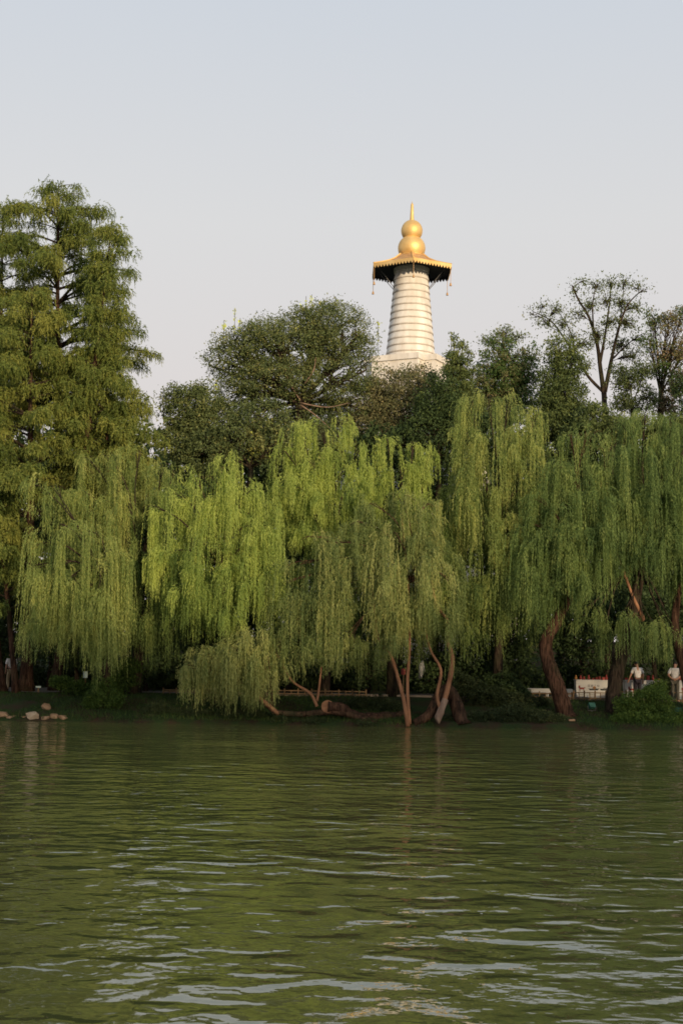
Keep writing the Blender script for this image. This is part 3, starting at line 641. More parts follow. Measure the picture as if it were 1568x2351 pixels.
# ------------------------------------------------------------------ dawn redwoods
def redwood(label, Y, base_x, apex, half_w, trunk_r, tint, density=1.0, low_py=1250, profile=0.75, name='dawn_redwood'):
    reseed(label)
    b = at(base_x, 1600, Y); b.z = gz(b.x, b.y) - 0.1
    t = at(apex[0], apex[1], Y)
    root = empty(name, b); tag(root, label, 'tree', 'dawn redwoods on the left bank')
    m = MB(); path_ = smooth_path([b, b.lerp(t, .35) + Vector((.1, 0, 0)), b.lerp(t, .7), t], 6)
    rad = taper(len(path_), trunk_r, 0.02, 0.85); rad[0] *= 1.5; rad[1] *= 1.15
    m.tube(path_, rad, 14); tr = m.build('trunk', M['bark_red'], root, True)
    H = t.z - b.z; z_low = at(apex[0], low_py, Y).z
    W = half_w * mpp(Y)
    mb = MB(); tris = []; tints = []
    nbr = int(density * H * 4.6)
    for i in range(nbr):
        u = (i + random.random()) / nbr                      # 0 apex .. 1 lowest
        z = t.z + (z_low - t.z) * u ** 0.9
        z = t.z - round((t.z - z) / .78) * .78 + random.gauss(0, .10) if u > .06 else z
        z = min(z, t.z - .02)
        k = (z - b.z) / H
        p = b.lerp(t, k); 
        ln = W * (0.05 + 0.95 * u ** profile) * random.uniform(0.5, 1.15)
        a = i * 2.39996 + random.gauss(0, .4)
        d = Vector((math.cos(a), math.sin(a), 0))
        e_ = p + d * ln + Vector((0, 0, 0.10 * ln - 0.0))
        pp = [p, p.lerp(e_, .4) + Vector((0, 0, .10 * ln)), p.lerp(e_, .75) + Vector((0, 0, .08 * ln)), e_]
        pp = smooth_path(pp, 3)
        mb.tube(pp, taper(len(pp), max(0.018, 0.022 * ln), 0.006), 4, False)
        bt = np.clip(tint + random.gauss(0, .12), 0, 1)
        nt_ = max(3, int(3.4 * ln))
        for j in range(nt_):
            f = 0.36 + 0.64 * (j + random.random()) / nt_
            q = pp[min(len(pp) - 1, int(f * (len(pp) - 1)))]
            c = np.array(q) + rng.normal(0, .16, 3) * np.array([1, 1, .4])
            k_ = 17
            ang = rng.uniform(0, 6.283, k_)
            p0 = c + rng.normal(0, 0.12, (k_, 3))
            L_ = rng.uniform(0.25, 0.62, k_)
            tri, si, fr = strand_tris(p0, ang, rng.uniform(-.3, .5, k_), rng.uniform(.12, .34, k_), L_, 18, 0.15, 0.05, 0.8, 0.04)
            tris.append(tri); tints.append(np.clip(bt + rng.normal(0, .1, k_)[si] + 0.18 * (fr - .3) + rng.normal(0, .08, len(si)), 0, 1))
    mb.build('branch', M['bark_dark'], tr)['kind'] = 'stuff'
    cr = link('crown', tri_mesh('crown', np.concatenate(tris), np.concatenate(tints)), M['cypress'], root); cr['kind'] = 'stuff'

redwood('tallest dawn redwood with open crown and the highest pointed tip', 70.5, 128, (135, 424), 240, 0.36, 0.48, 1.0, 980, .36)
redwood('dawn redwood with rounded olive crown in front of the tallest one', 66.0, 60, (75, 660), 215, 0.30, 0.6, 1.05, 1300, .42)
redwood('dawn redwood cut off by the frame edge left of the tallest one', 71.5, -10, (8, 472), 150, 0.30, 0.45, .7, 1000, .35)
redwood('slimmer dawn redwood on the sky side right of the tallest one', 66.5, 126, (258, 515), 95, 0.26, 0.5, .8, 1000, .4)
redwood('lower dawn redwood nearest the elm with drooping olive tiers', 67.0, 250, (245, 800), 165, 0.28, 0.6, 1.0, 1180, .42)
redwood('shaded dawn redwood at the frame edge behind the person in khaki trousers', 64.8, 38, (-40, 900), 150, 0.16, 0.5, .7, 1420, .5)
redwood('thick red trunked dawn redwood at the very edge of the frame', 65.2, 4, (-90, 800), 150, 0.22, 0.45, .5, 1350, .5)

# ------------------------------------------------------------------ broadleaved trees behind the willows
def leaf_cloud(centres, radii, n_each, size, tint, tint_sd=0.13, aspect=0.62, flat=0.75):
    K = len(centres); ci = np.repeat(np.arange(K), n_each)
    n = len(ci)
    off = rng.normal(0, 0.5, (n, 3)); off[:, 2] *= flat
    p = centres[ci] + off * radii[ci][:, None]
    ax = unit(rng.normal(0, 1, (n, 3)) + np.array([0, 0, -0.35]))
    side = unit(np.cross(ax, rng.normal(0, 1, (n, 3))))
    s = size * rng.uniform(0.6, 1.35, (n, 1))
    tri = np.stack([p - side * s * aspect * .5, p + side * s * aspect * .5, p + ax * s], 1)
    ct = np.clip(tint + rng.normal(0, tint_sd, K), 0, 1)
    return tri, np.clip(ct[ci] + rng.normal(0, .10, n), 0, 1)

def broad_tree(label, Y, base_px, lobes, mat, leaves=30000, size=0.13, tint=0.45, clump=0.42, trunk_r=0.3, bark='bark_dark', fork=None, per=42, shell=0.55, twigs=0.5, name='broadleaf_tree', cat='tree', group='trees behind the willows', extra=None, dead=None, flat=0.75, aspect=0.62, limb_k=.34, limbs=None):
    reseed(label)
    b = at(base_px[0], base_px[1], Y); b.z = gz(b.x, b.y) - 0.1
    root = empty(name, b); tag(root, label, cat, group)
    L_ = []
    for q in lobes:
        px, py, rx, ry = q[:4]; dy = q[4] if len(q) > 4 else 0.0
        L_.append((at(px, py, Y + dy), rx * mpp(Y), ry * mpp(Y), q[5] if len(q) > 5 else None))
    if fork is None:
        low = min(l[0].z - 0.6 * l[2] for l in L_); cx = sum(l[0].x for l in L_) / len(L_)
        fork_p = Vector((b.x * .6 + cx * .4, Y, max(low, b.z + 0.6)))
    else: fork_p = at(fork[0], fork[1], Y)
    m = MB(); sp = smooth_path([b, b.lerp(fork_p, .5) + Vector((random.gauss(0, .1), 0, 0)), fork_p], 5)
    rad = knotty(taper(len(sp), trunk_r, trunk_r * .7), .04); rad[0] *= 1.3
    m.tube(sp, rad, 10); tr = m.build('trunk', M[bark], root, True)
    mb = MB(); cents = []; rads = []; tn = []
    skel = []
    for lim in (limbs or []):
        lp = smooth_path([at(x, y, Y + d_) for x, y, d_ in lim[0]], 5)
        mb.tube(lp, knotty(taper(len(lp), lim[1], lim[2]), .05), 7, False); skel += lp
    vol = sum(l[1] * l[1] * l[2] for l in L_); ncl = max(6, leaves // per)
    for c, rx, rz, lt in L_:
        k = max(3, int(ncl * rx * rx * rz / vol) if len(L_) > 1 else ncl)
        d = unit(rng.normal(0, 1, (k, 3))); rr = (shell + (1 - shell) * rng.random((k, 1))) ** 0.8
        pts = np.array(c) + d * rr * np.array([rx, rx * 0.9, rz])
        cents.append(pts); rads.append(rng.uniform(.7, 1.3, k) * clump); tn.append(np.full(k, tint if lt is None else lt))
        src = min(skel, key=lambda q_: (q_ - c).length + (2.0 * max(0, q_.z - c.z + .4))) if skel else fork_p
        mid = src.lerp(c, .5) + Vector((random.gauss(0, .15) * rx, random.gauss(0, .15) * rx, .12 * rz))
        lp = smooth_path([src, mid, c], 4)
        mb.tube(lp, knotty(taper(len(lp), trunk_r * limb_k, max(.015, trunk_r * limb_k * .3)), .06), 6, False)
        for i in rng.choice(k, max(1, int(min(k, 60) * twigs)), replace=False):
            s_ = lp[random.randint(len(lp) // 3, len(lp) - 1)]; e_ = Vector(pts[i])
            p2 = smooth_path(limb_path(s_, e_, 4, 0, .10, .06), 2)
            mb.tube(p2, taper(len(p2), max(.012, trunk_r * .11), .006), 4, False)
    cents = np.concatenate(cents); rads = np.concatenate(rads); tn = np.concatenate(tn)
    tri, ti = leaf_cloud(cents, rads, per, size, 0, 0.12, aspect, flat)
    ci = np.repeat(np.arange(len(cents)), per); ti = np.clip(tn[ci] + rng.normal(0, .11, len(cents))[ci] + rng.normal(0, .10, len(ci)), 0, 1)
    tri2 = []; ti2 = []
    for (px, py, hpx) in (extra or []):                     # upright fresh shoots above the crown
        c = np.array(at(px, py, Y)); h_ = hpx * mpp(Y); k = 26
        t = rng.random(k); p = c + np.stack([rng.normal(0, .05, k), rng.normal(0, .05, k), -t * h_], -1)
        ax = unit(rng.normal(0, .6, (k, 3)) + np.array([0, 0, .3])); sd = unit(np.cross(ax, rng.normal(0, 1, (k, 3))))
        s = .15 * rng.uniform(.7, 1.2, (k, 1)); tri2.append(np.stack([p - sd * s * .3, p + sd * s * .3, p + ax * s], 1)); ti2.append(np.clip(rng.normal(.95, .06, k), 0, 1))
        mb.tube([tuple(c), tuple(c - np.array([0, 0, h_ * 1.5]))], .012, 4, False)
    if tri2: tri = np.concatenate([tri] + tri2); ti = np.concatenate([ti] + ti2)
    mb.build('branch', M[bark], tr)['kind'] = 'stuff'
    if dead:
        for ctl in dead:
            m = MB(); sp = smooth_path([at(x, y, Y + dy) for x, y, dy in ctl], 4); m.tube(sp, taper(len(sp), .045, .012), 6)
            m.build('dead_branch', M['bark_pale'], root, True)
    cr = link('crown', tri_mesh('crown', tri, ti), mat, root); cr['kind'] = 'stuff'
    return root

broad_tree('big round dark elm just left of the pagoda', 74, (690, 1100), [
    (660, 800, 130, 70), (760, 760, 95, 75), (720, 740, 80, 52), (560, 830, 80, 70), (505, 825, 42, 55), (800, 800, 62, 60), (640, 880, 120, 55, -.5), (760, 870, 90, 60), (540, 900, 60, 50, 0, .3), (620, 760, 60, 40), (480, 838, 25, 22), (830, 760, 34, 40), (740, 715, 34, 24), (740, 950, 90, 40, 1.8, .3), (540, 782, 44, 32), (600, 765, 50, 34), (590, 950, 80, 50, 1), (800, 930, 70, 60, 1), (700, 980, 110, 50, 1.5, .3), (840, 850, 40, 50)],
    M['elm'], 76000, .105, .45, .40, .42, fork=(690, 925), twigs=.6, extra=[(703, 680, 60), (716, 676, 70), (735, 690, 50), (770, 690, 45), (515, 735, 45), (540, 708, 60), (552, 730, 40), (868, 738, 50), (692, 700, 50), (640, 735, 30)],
    dead=[[(690, 930, -.9), (720, 950, -1.2), (760, 985, -1.4)], [(690, 925, -1), (750, 935, -1.3), (800, 925, -1.5)], [(540, 1010, -1.5), (560, 985, -1.6), (600, 975, -1.6), (660, 985, -1.5)], [(610, 990, -1.5), (640, 970, -1.6), (690, 975, -1.5)], [(690, 920, -.8), (665, 880, -1.2), (655, 850, -1.5)], [(690, 1000, -1.4), (640, 1000, -1.6), (560, 1000, -1.6)], [(700, 880, -1.6), (720, 850, -1.8), (725, 820, -1.9)]])
broad_tree('small dark tree between the redwoods and the elm', 72, (440, 1150), [
    (430, 950, 60, 70), (400, 905, 34, 30), (470, 930, 50, 60), (420, 1010, 60, 50), (500, 980, 50, 60), (465, 1020, 60, 45)], M['elm'], 22000, .13, .42, .40, .2, extra=[(497, 880, 50), (450, 885, 30), (478, 905, 40)])
broad_tree('low dark hedge like tree below the elm', 71, (560, 1200), [(540, 1010, 80, 60), (600, 1010, 60, 45, 0, .7), (480, 1040, 80, 55), (640, 1030, 60, 50), (720, 1010, 60, 50), (600, 960, 70, 40)], M['elm'], 20000, .13, .35, .42, .2)
broad_tree('olive brown round tree in front of the pagoda foot', 75, (920, 1150), [
    (915, 895, 80, 50), (960, 865, 45, 34), (860, 920, 60, 60), (930, 950, 90, 60), (980, 900, 45, 50), (850, 980, 60, 60), (990, 850, 22, 18), (905, 1000, 90, 50)], M['olive'], 30000, .12, .5, .38, .24)
broad_tree('dark shrubby tree right below the pagoda foot', 72, (1000, 1150), [
    (1000, 930, 50, 50), (1040, 960, 55, 60), (985, 990, 60, 50), (1050, 1020, 50, 60), (1010, 880, 40, 30)], M['under'], 18000, .13, .5, .40, .2)
broad_tree('narrow ginkgo with spiky upright tip right of the pagoda', 73, (1058, 1150), [
    (1052, 900, 38, 60), (1050, 845, 30, 36), (1048, 805, 16, 30), (1040, 780, 7, 20), (1075, 810, 16, 8), (1088, 850, 20, 10), (1030, 815, 14, 9), (1025, 850, 14, 9), (1062, 790, 12, 9), (1070, 930, 50, 40)], M['ginkgo'], 16000, .12, .55, .26, .16, shell=.3, extra=[(1036, 762, 30)])
broad_tree('russet tinted tree right of the narrow ginkgo', 76, (1165, 1150), [
    (1150, 790, 34, 26), (1130, 835, 40, 40), (1180, 830, 42, 40, 0, .62), (1150, 880, 60, 50, 0, .6), (1200, 860, 40, 44), (1110, 900, 40, 40, 0, .62), (1180, 920, 60, 40, 0, .55), (1120, 960, 60, 40), (1225, 810, 22, 22)], M['russet'], 24000, .13, .5, .36, .2, extra=None)
broad_tree('thin topped twiggy tree behind the russet one', 78, (1150, 1150), [(1120, 780, 26, 16), (1160, 765, 30, 14), (1195, 775, 24, 14)], M['locust'], 900, .12, .6, .35, .14, per=12, twigs=1.0)
broad_tree('dense green tree left of the tall bare branched locust', 73, (1285, 1150), [
    (1285, 800, 34, 32, 0, .6), (1305, 845, 40, 40), (1265, 860, 32, 44), (1290, 905, 55, 45), (1310, 950, 55, 40), (1255, 930, 40, 45), (1320, 800, 14, 20), (1270, 975, 70, 40)], M['ginkgo'], 26000, .13, .45, .36, .24)
# tall thin locust with its branches showing against the sky
broad_tree('tall bare branched locust with thin leaves against the sky', 79, (1400, 1150), [
    (1318, 668, 18, 20), (1340, 645, 16, 14), (1370, 655, 22, 18), (1402, 650, 22, 20), (1432, 650, 20, 18), (1462, 660, 20, 16), (1484, 668, 10, 8), (1350, 700, 24, 22), (1425, 695, 26, 24), (1390, 690, 22, 20), (1460, 705, 22, 18), (1325, 720, 20, 20), (1440, 740, 28, 22),
    (1218, 722, 14, 12), (1245, 705, 20, 16), (1275, 712, 22, 16), (1255, 738, 24, 16), (1290, 742, 24, 18), (1310, 775, 20, 20), (1340, 790, 26, 20), (1370, 770, 26, 24), (1420, 790, 28, 22), (1465, 780, 22, 18), (1450, 820, 26, 20), (1300, 830, 20, 16), (1345, 840, 20, 16), (1400, 740, 26, 22)],
    M['locust'], 6800, .12, .55, .5, .22, fork=(1386, 905), per=10, twigs=1.0, shell=.1, limb_k=.09, limbs=[
    ([(1386, 905, 0), (1378, 850, 0), (1370, 790, 0), (1352, 730, 0), (1328, 690, 0), (1312, 655, 0)], .15, .03),
    ([(1376, 840, 0), (1388, 770, .3), (1398, 700, .4), (1402, 650, .4)], .09, .02),
    ([(1388, 900, 0), (1402, 830, -.3), (1418, 760, -.4), (1440, 700, -.5), (1478, 662, -.5)], .13, .02),
    ([(1412, 785, -.3), (1425, 720, -.2), (1432, 650, 0)], .06, .015),
    ([(1405, 825, -.3), (1440, 790, -.6), (1475, 765, -.8)], .06, .015),
    ([(1384, 900, 0), (1350, 865, .2), (1322, 820, .4), (1290, 770, .5), (1262, 735, .5), (1222, 715, .5)], .10, .02),
    ([(1318, 815, .4), (1310, 765, .5), (1275, 705, .6)], .05, .015),
    ([(1362, 765, 0), (1360, 700, -.4), (1368, 650, -.5)], .06, .015)])
broad_tree('sparse reddish tree at the frame edge right of the locust', 76, (1512, 1150), [
    (1500, 730, 26, 26), (1535, 740, 30, 30, 0, .8), (1565, 720, 24, 26), (1490, 790, 26, 26), (1540, 810, 34, 34, 0, .85), (1575, 800, 30, 40, 0, .8), (1510, 850, 30, 26), (1560, 880, 40, 40, 0, .8), (1525, 930, 40, 26, 0, .9)], M['russet'], 8200, .13, .55, .36, .18, fork=(1515, 905), per=22, twigs=1.0, shell=.35)
broad_tree('small forked tree between the locust and the reddish edge tree', 75, (1452, 1150), [
    (1440, 870, 34, 34), (1475, 850, 24, 26), (1430, 920, 30, 26), (1490, 910, 26, 30), (1450, 930, 30, 20), (1415, 850, 18, 20)], M['locust'], 5600, .12, .4, .34, .12, fork=(1450, 930), per=22, twigs=.9, shell=.35)
broad_tree('round dark tree at the frame edge above the rightmost willow', 72, (1600, 1150), [(1600, 900, 60, 70), (1580, 960, 50, 50), (1640, 860, 60, 80)], M['under'], 12000, .13, .5, .40, .2)
broad_tree('low green tree under the locust behind the willow tops', 71, (1390, 1200), [
    (1360, 960, 45, 40), (1400, 985, 50, 34), (1340, 1000, 60, 40), (1430, 990, 50, 30, 0, .7), (1490, 985, 60, 34, 0, .6), (1540, 990, 60, 40, 0, .6)], M['ginkgo'], 16000, .13, .5, .36, .16)

# shaded trees and shrubs under and behind the willows
ug = 'shaded trees under the willow curtains'
for i, (px, Y, lob, lab) in enumerate([
    (335, 67, [(330, 1520, 70, 50), (290, 1550, 50, 40), (375, 1500, 60, 50), (340, 1440, 80, 60), (300, 1380, 80, 60)], 'dark leafy shrub tree left of the low drooping willow'),
    (180, 68.5, [(180, 1480, 80, 60), (150, 1400, 90, 70), (230, 1400, 80, 70), (90, 1480, 60, 60)], 'shaded tree behind the long curtains of the far left willow'),
    (480, 69, [(470, 1440, 90, 60), (540, 1400, 90, 70), (430, 1360, 80, 60), (520, 1490, 60, 40)], 'shaded tree behind the low drooping willow'),
    (660, 69.5, [(660, 1420, 100, 70), (720, 1360, 90, 70), (600, 1350, 90, 70), (670, 1510, 60, 40)], 'shaded tree behind the fallen trunk'),
    (840, 69, [(840, 1460, 90, 70), (800, 1380, 90, 70), (890, 1380, 80, 70), (860, 1540, 60, 40)], 'shaded tree left of the bare red brown stems'),
    (1010, 68.5, [(1000, 1460, 90, 80), (960, 1380, 80, 70), (1060, 1400, 80, 70), (1010, 1550, 80, 40)], 'shaded tree right behind the bare red brown stems'),
    (1140, 67, [(1140, 1490, 80, 60), (1190, 1430, 70, 70), (1100, 1530, 70, 45), (1130, 1380, 80, 70), (1190, 1530, 50, 40)], 'leafy shrub tree left of the leaning dark trunk'),
    (1330, 70.5, [(1330, 1470, 80, 50), (1300, 1400, 80, 60), (1390, 1420, 70, 60), (1350, 1520, 40, 24)], 'shaded tree above the lettered white counter'),
    (1490, 70.5, [(1490, 1450, 80, 60), (1550, 1400, 80, 70), (1440, 1400, 70, 60), (1500, 1500, 50, 26), (1580, 1470, 60, 60)], 'shaded tree above the two standing people'),
    (1700, 70, [(1700, 1450, 90, 90), (1650, 1330, 90, 90), (1760, 1330, 90, 90), (1700, 1200, 90, 90), (1720, 1540, 90, 60)], 'shaded tree past the frame edge beside the rightmost counter'),
    (-140, 70, [(-140, 1450, 90, 90), (-190, 1330, 90, 90), (-90, 1330, 90, 90), (-140, 1200, 90, 90)], 'shaded tree past the frame edge beside the redwoods'),
    (20, 69.5, [(20, 1440, 80, 70), (-40, 1500, 70, 60), (60, 1360, 80, 60)], 'shaded tree behind the person in khaki trousers')]):
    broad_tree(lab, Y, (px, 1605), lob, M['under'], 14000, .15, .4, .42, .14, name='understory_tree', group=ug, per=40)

for i, (px, Y, lob, lab) in enumerate([
    (270, 72, [(270, 1180, 90, 90), (250, 1080, 90, 60), (210, 1280, 90, 90), (330, 1280, 90, 90), (150, 1180, 80, 90), (370, 1160, 70, 90)], 'tall shaded tree behind the two left willows'),
    (470, 73, [(470, 1130, 90, 80), (450, 1340, 90, 70), (560, 1340, 90, 70), (420, 1230, 90, 90), (530, 1230, 90, 90), (560, 1120, 80, 70)], 'tall shaded tree behind the bright lime willow'),
    (690, 74, [(690, 1130, 90, 90), (700, 1030, 90, 60), (780, 1020, 80, 60), (640, 1230, 90, 90), (760, 1230, 90, 90), (770, 1110, 80, 80)], 'tall shaded tree behind the tallest middle willow'),
    (900, 73, [(900, 1100, 90, 80), (890, 1020, 80, 50), (850, 1200, 90, 90), (960, 1210, 90, 90), (1000, 1100, 70, 80), (1010, 1230, 70, 80)], 'tall shaded tree behind the short lime willow crown'),
    (1130, 73, [(1130, 1110, 90, 90), (1190, 990, 70, 60), (1130, 1000, 80, 60), (1080, 1230, 90, 90), (1190, 1230, 90, 90), (1200, 1090, 80, 90)], 'tall shaded tree behind the tallest right willow'),
    (1340, 74, [(1340, 1110, 90, 80), (1300, 1020, 80, 60), (1380, 1020, 80, 50), (1240, 1000, 50, 50), (1290, 1220, 90, 90), (1400, 1230, 90, 90), (1270, 1090, 70, 70), (1410, 1090, 80, 70)], 'tall shaded tree behind the wide right willow'),
    (1530, 74, [(1520, 1100, 90, 80), (1480, 1020, 80, 50), (1560, 1020, 80, 50), (1420, 1310, 80, 60), (1480, 1210, 90, 90), (1580, 1220, 90, 90), (1600, 1080, 80, 80), (1500, 1310, 80, 60)], 'tall shaded tree behind the rightmost willow')]):
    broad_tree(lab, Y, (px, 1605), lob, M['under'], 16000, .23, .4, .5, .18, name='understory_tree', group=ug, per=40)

# far wood behind everything, one mass
def far_wood():
    reseed('far wood')
    n = 2500
    x = rng.uniform(-52, 52, n); y = rng.uniform(98, 108, n); top = 13.5 + 2.2 * hash_noise(x * 1.3, y, 21) + ground_z(x, y) * .3
    z = ground_z(x, y) + rng.uniform(0.0, 1, n) ** .95 * (top - 1)
    tri, ti = leaf_cloud(np.stack([x, y, z], -1), rng.uniform(1.0, 1.8, n), 30, .70, .35)
    o = link('far_wood', tri_mesh('far_wood', tri, ti), M['under']); tag(o, kind='stuff')
far_wood()
def near_shade_wood():  # unseen trees behind the camera, added to shade the lower far bank
    reseed('near wood')
    n = 1500
    x = rng.uniform(-10, 110, n); y = rng.uniform(-34, -20, n); top = 18.5 + 2.6 * hash_noise(x * .9, y, 31)
    z = .5 + rng.random(n) ** .75 * (top - 1)
    tri, ti = leaf_cloud(np.stack([x, y, z], -1), rng.uniform(1.2, 2.2, n), 34, .62, .35)
    o = link('near_shore_shade_wood', tri_mesh('near_shore_shade_wood', tri, ti), M['under']); tag(o, kind='stuff')
near_shade_wood()
near_bank = link('near_shore', grid_mesh('near_shore', np.linspace(-200, 300, 40), np.linspace(-300, -14, 24), lambda X, Y: np.clip((-14.0 - Y) * .3, -.1, .7) + .04 * hash_noise(X, Y, 8)), gm); tag(near_bank, kind='structure')

# ------------------------------------------------------------------ plants on the bank
def plant(name, label, cat, group, Y, lobes, mat, n, size, tint, clump=.16, per=30, stems=6, aspect=.5):
    reseed(label)
    cs = [(at(px, py, Y + dy), rx * mpp(Y), rz * mpp(Y)) for px, py, rx, rz, dy in lobes]
    b = Vector((sum(c.x for c, _, _ in cs) / len(cs), sum(c.y for c, _, _ in cs) / len(cs), 0)); b.z = gz(b.x, b.y)
    root = empty(name, b); tag(root, label, cat, group)
    K = max(4, n // per); cents = []; m = MB()
    for c, rx, rz in cs:
        k = max(3, K // len(cs)); d = unit(rng.normal(0, 1, (k, 3))); p = np.array(c) + d * (rng.random((k, 1)) ** .4) * np.array([rx, rx * .7, rz])
        p[:, 2] = np.maximum(p[:, 2], ground_z(p[:, 0], p[:, 1]) + .03); cents.append(p)
        for j in range(stems):
            q = p[random.randrange(k)]; g = (c.x + random.gauss(0, .15), c.y + random.gauss(0, .1), gz(c.x, c.y) - .03)
            m.tube([g, ((g[0] + q[0]) / 2 + random.gauss(0, .04), (g[1] + q[1]) / 2, (g[2] * .4 + q[2] * .6)), tuple(q)], [.014, .010, .005], 4, False)
    m.build('stem', M['bark_dark'], root)['kind'] = 'stuff'
    cents = np.concatenate(cents)
    tri, ti = leaf_cloud(cents, rng.uniform(.7, 1.3, len(cents)) * clump, per, size, tint, .12, aspect)
    o = link('foliage', tri_mesh('foliage', tri, ti), mat, root); o['kind'] = 'stuff'
    return root

sg = 'shrubs along the waterline'
plant('shrub', 'dark spreading shrub on the bank left of the leaning dark trunk', 'shrub', sg, 60.9, [(1110, 1650, 40, 22, 0), (1160, 1645, 45, 25, 0), (1220, 1650, 40, 22, 0), (1190, 1628, 40, 16, .6)], M['shrub'], 14000, .075, .4)
plant('shrub', 'dark shrub filling the gap right of the hollow log', 'shrub', sg, 60.8, [(1070, 1656, 26, 14, 0), (1045, 1660, 20, 10, 0)], M['shrub'], 4500, .075, .45)
plant('shrub', 'mossy shrub under the leaning dark trunk', 'shrub', sg, 61.1, [(1255, 1650, 26, 20, 0), (1280, 1655, 24, 16, 0)], M['shrub'], 5500, .075, .55)
plant('shrub', 'bright green arching bush in front of the two standing people', 'shrub', sg, 61.6, [(1440, 1620, 30, 26, 0), (1475, 1608, 36, 28, .2), (1515, 1620, 36, 30, .2), (1465, 1650, 46, 22, -.3), (1530, 1655, 40, 20, -.3), (1425, 1655, 24, 18, -.4), (1500, 1590, 24, 14, .3)], M['bush'], 22000, .085, .5, .17)
plant('shrub', 'low green shrub at the frame edge beside the bright arching bush', 'shrub', sg, 61.2, [(1575, 1650, 26, 24, 0), (1600, 1630, 26, 30, 0)], M['bush'], 6000, .08, .3)
plant('shrub', 'dark rounded shrub on the bank left of the low drooping willow', 'shrub', sg, 61.2, [(365, 1632, 28, 26, 0), (395, 1640, 22, 18, 0), (345, 1645, 20, 14, 0)], M['shrub'], 7000, .075, .4)
plant('shrub', 'shaded shrub hanging over the water under the low drooping willow', 'shrub', sg, 60.9, [(450, 1645, 40, 18, 0), (520, 1650, 40, 14, 0), (590, 1655, 30, 10, 0)], M['shrub'], 8000, .075, .4)
plant('shrub', 'leafy green shrub among the trunks behind the pale rocks', 'shrub', sg, 64.3, [(180, 1580, 34, 20, 0), (140, 1568, 26, 16, 0), (215, 1590, 26, 18, 0)], M['bush'], 7000, .10, .35)
plant('shrub', 'leafy shrub with a drooping side branch left of the pale railing', 'shrub', sg, 64.6, [(285, 1560, 30, 26, 0), (300, 1530, 34, 20, 0), (265, 1585, 24, 16, 0)], M['bush'], 7000, .10, .3)
plant('shrub', 'shaded shrub behind the broken log end', 'shrub', sg, 62.5, [(870, 1620, 44, 26, 0), (910, 1630, 30, 20, 0), (820, 1615, 30, 16, 0)], M['shrub'], 7000, .085, .3)
plant('shrub', 'shaded shrub behind the hollow log', 'shrub', sg, 63.5, [(1090, 1590, 40, 30, 0), (1140, 1600, 40, 24, 0), (1060, 1570, 30, 30, 0)], M['shrub'], 9000, .09, .3)
plant('shrub', 'thin leafed shrub in front of the red railing', 'shrub', sg, 63.6, [(1190, 1606, 44, 14, 0), (1240, 1612, 34, 12, 0)], M['shrub'], 5000, .08, .5)
plant('shrub', 'climbing shrub around the base of the dark trunk near the counters', 'shrub', sg, 63.4, [(1510, 1578, 20, 16, 0), (1495, 1588, 20, 12, 0)], M['bush'], 4000, .085, .35)

EVG = ['behind the person in khaki trousers', 'behind the plank deck', 'behind the mint notice board', 'left of the shrub with a drooping branch', 'behind the long left railing', 'behind the white railing notice board',
       'left behind the low drooping willow', 'right behind the low drooping willow', 'behind the thick broken log', 'behind the red notice board', 'behind the upright weathered stone', 'behind the red brown railing', 'behind the leaning dark trunk',
       'above the lettered counter', 'left of the person with clasped hands']
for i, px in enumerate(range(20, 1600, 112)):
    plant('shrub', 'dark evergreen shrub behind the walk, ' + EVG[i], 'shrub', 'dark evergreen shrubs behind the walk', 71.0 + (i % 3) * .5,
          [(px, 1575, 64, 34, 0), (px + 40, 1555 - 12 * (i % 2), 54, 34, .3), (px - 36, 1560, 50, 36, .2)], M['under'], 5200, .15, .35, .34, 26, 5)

plant('shrub', 'leafy shaded shrub between the hollow log and the red brown railing', 'shrub', sg, 64.4, [(1150, 1575, 44, 34, 0), (1110, 1585, 34, 24, 0), (1185, 1590, 30, 18, 0)], M['under'], 9000, .11, .5)

plant('shrub', 'loose green shrub hiding the foot of the far left willow', 'shrub', sg, 61.7, [(236, 1590, 34, 34, 0), (262, 1605, 24, 20, 0), (215, 1612, 22, 16, 0)], M['bush'], 8000, .09, .35)
plant('shrub', 'low weeds growing over the thin fallen trunk of the low willow', 'shrub', sg, 60.2, [(660, 1650, 40, 9, 0), (720, 1655, 30, 7, 0), (840, 1662, 36, 7, 0)], M['shrub'], 3500, .06, .5)

def grass():
    n = 38000
    x = rng.uniform(-17, 17, n); y = 60.1 + 4.8 * rng.random(n) ** 1.1
    patch = hash_noise(x * 1.7, y * 1.7, 11); keep = patch > -0.25
    x, y, patch = x[keep], y[keep], patch[keep]; n = len(x)
    z = ground_z(x, y) - .01; ok = z > .03; x, y, z, patch = x[ok], y[ok], z[ok], patch[ok]; n = len(x)
    edge = np.clip(1.2 - (y - 60), 0, 1)
    h = rng.uniform(.06, .16, n) * (1 + 1.1 * edge * (rng.random(n) < .3)); p = np.stack([x, y, z], -1)
    up = unit(np.stack([rng.normal(0, .35, n), rng.normal(0, .35, n), np.ones(n)], -1)); a = rng.uniform(0, 6.28, n)
    sd = np.stack([np.cos(a), np.sin(a), np.zeros(n)], -1) * .012
    tri = np.stack([p - sd, p + sd, p + up * h[:, None]], 1)
    o = link('grass', tri_mesh('grass', tri, np.clip(.4 + .2 * patch + .35 * edge * rng.random(n) + rng.normal(0, .12, n), 0, 1)), M['grass']); tag(o, kind='stuff')
grass()

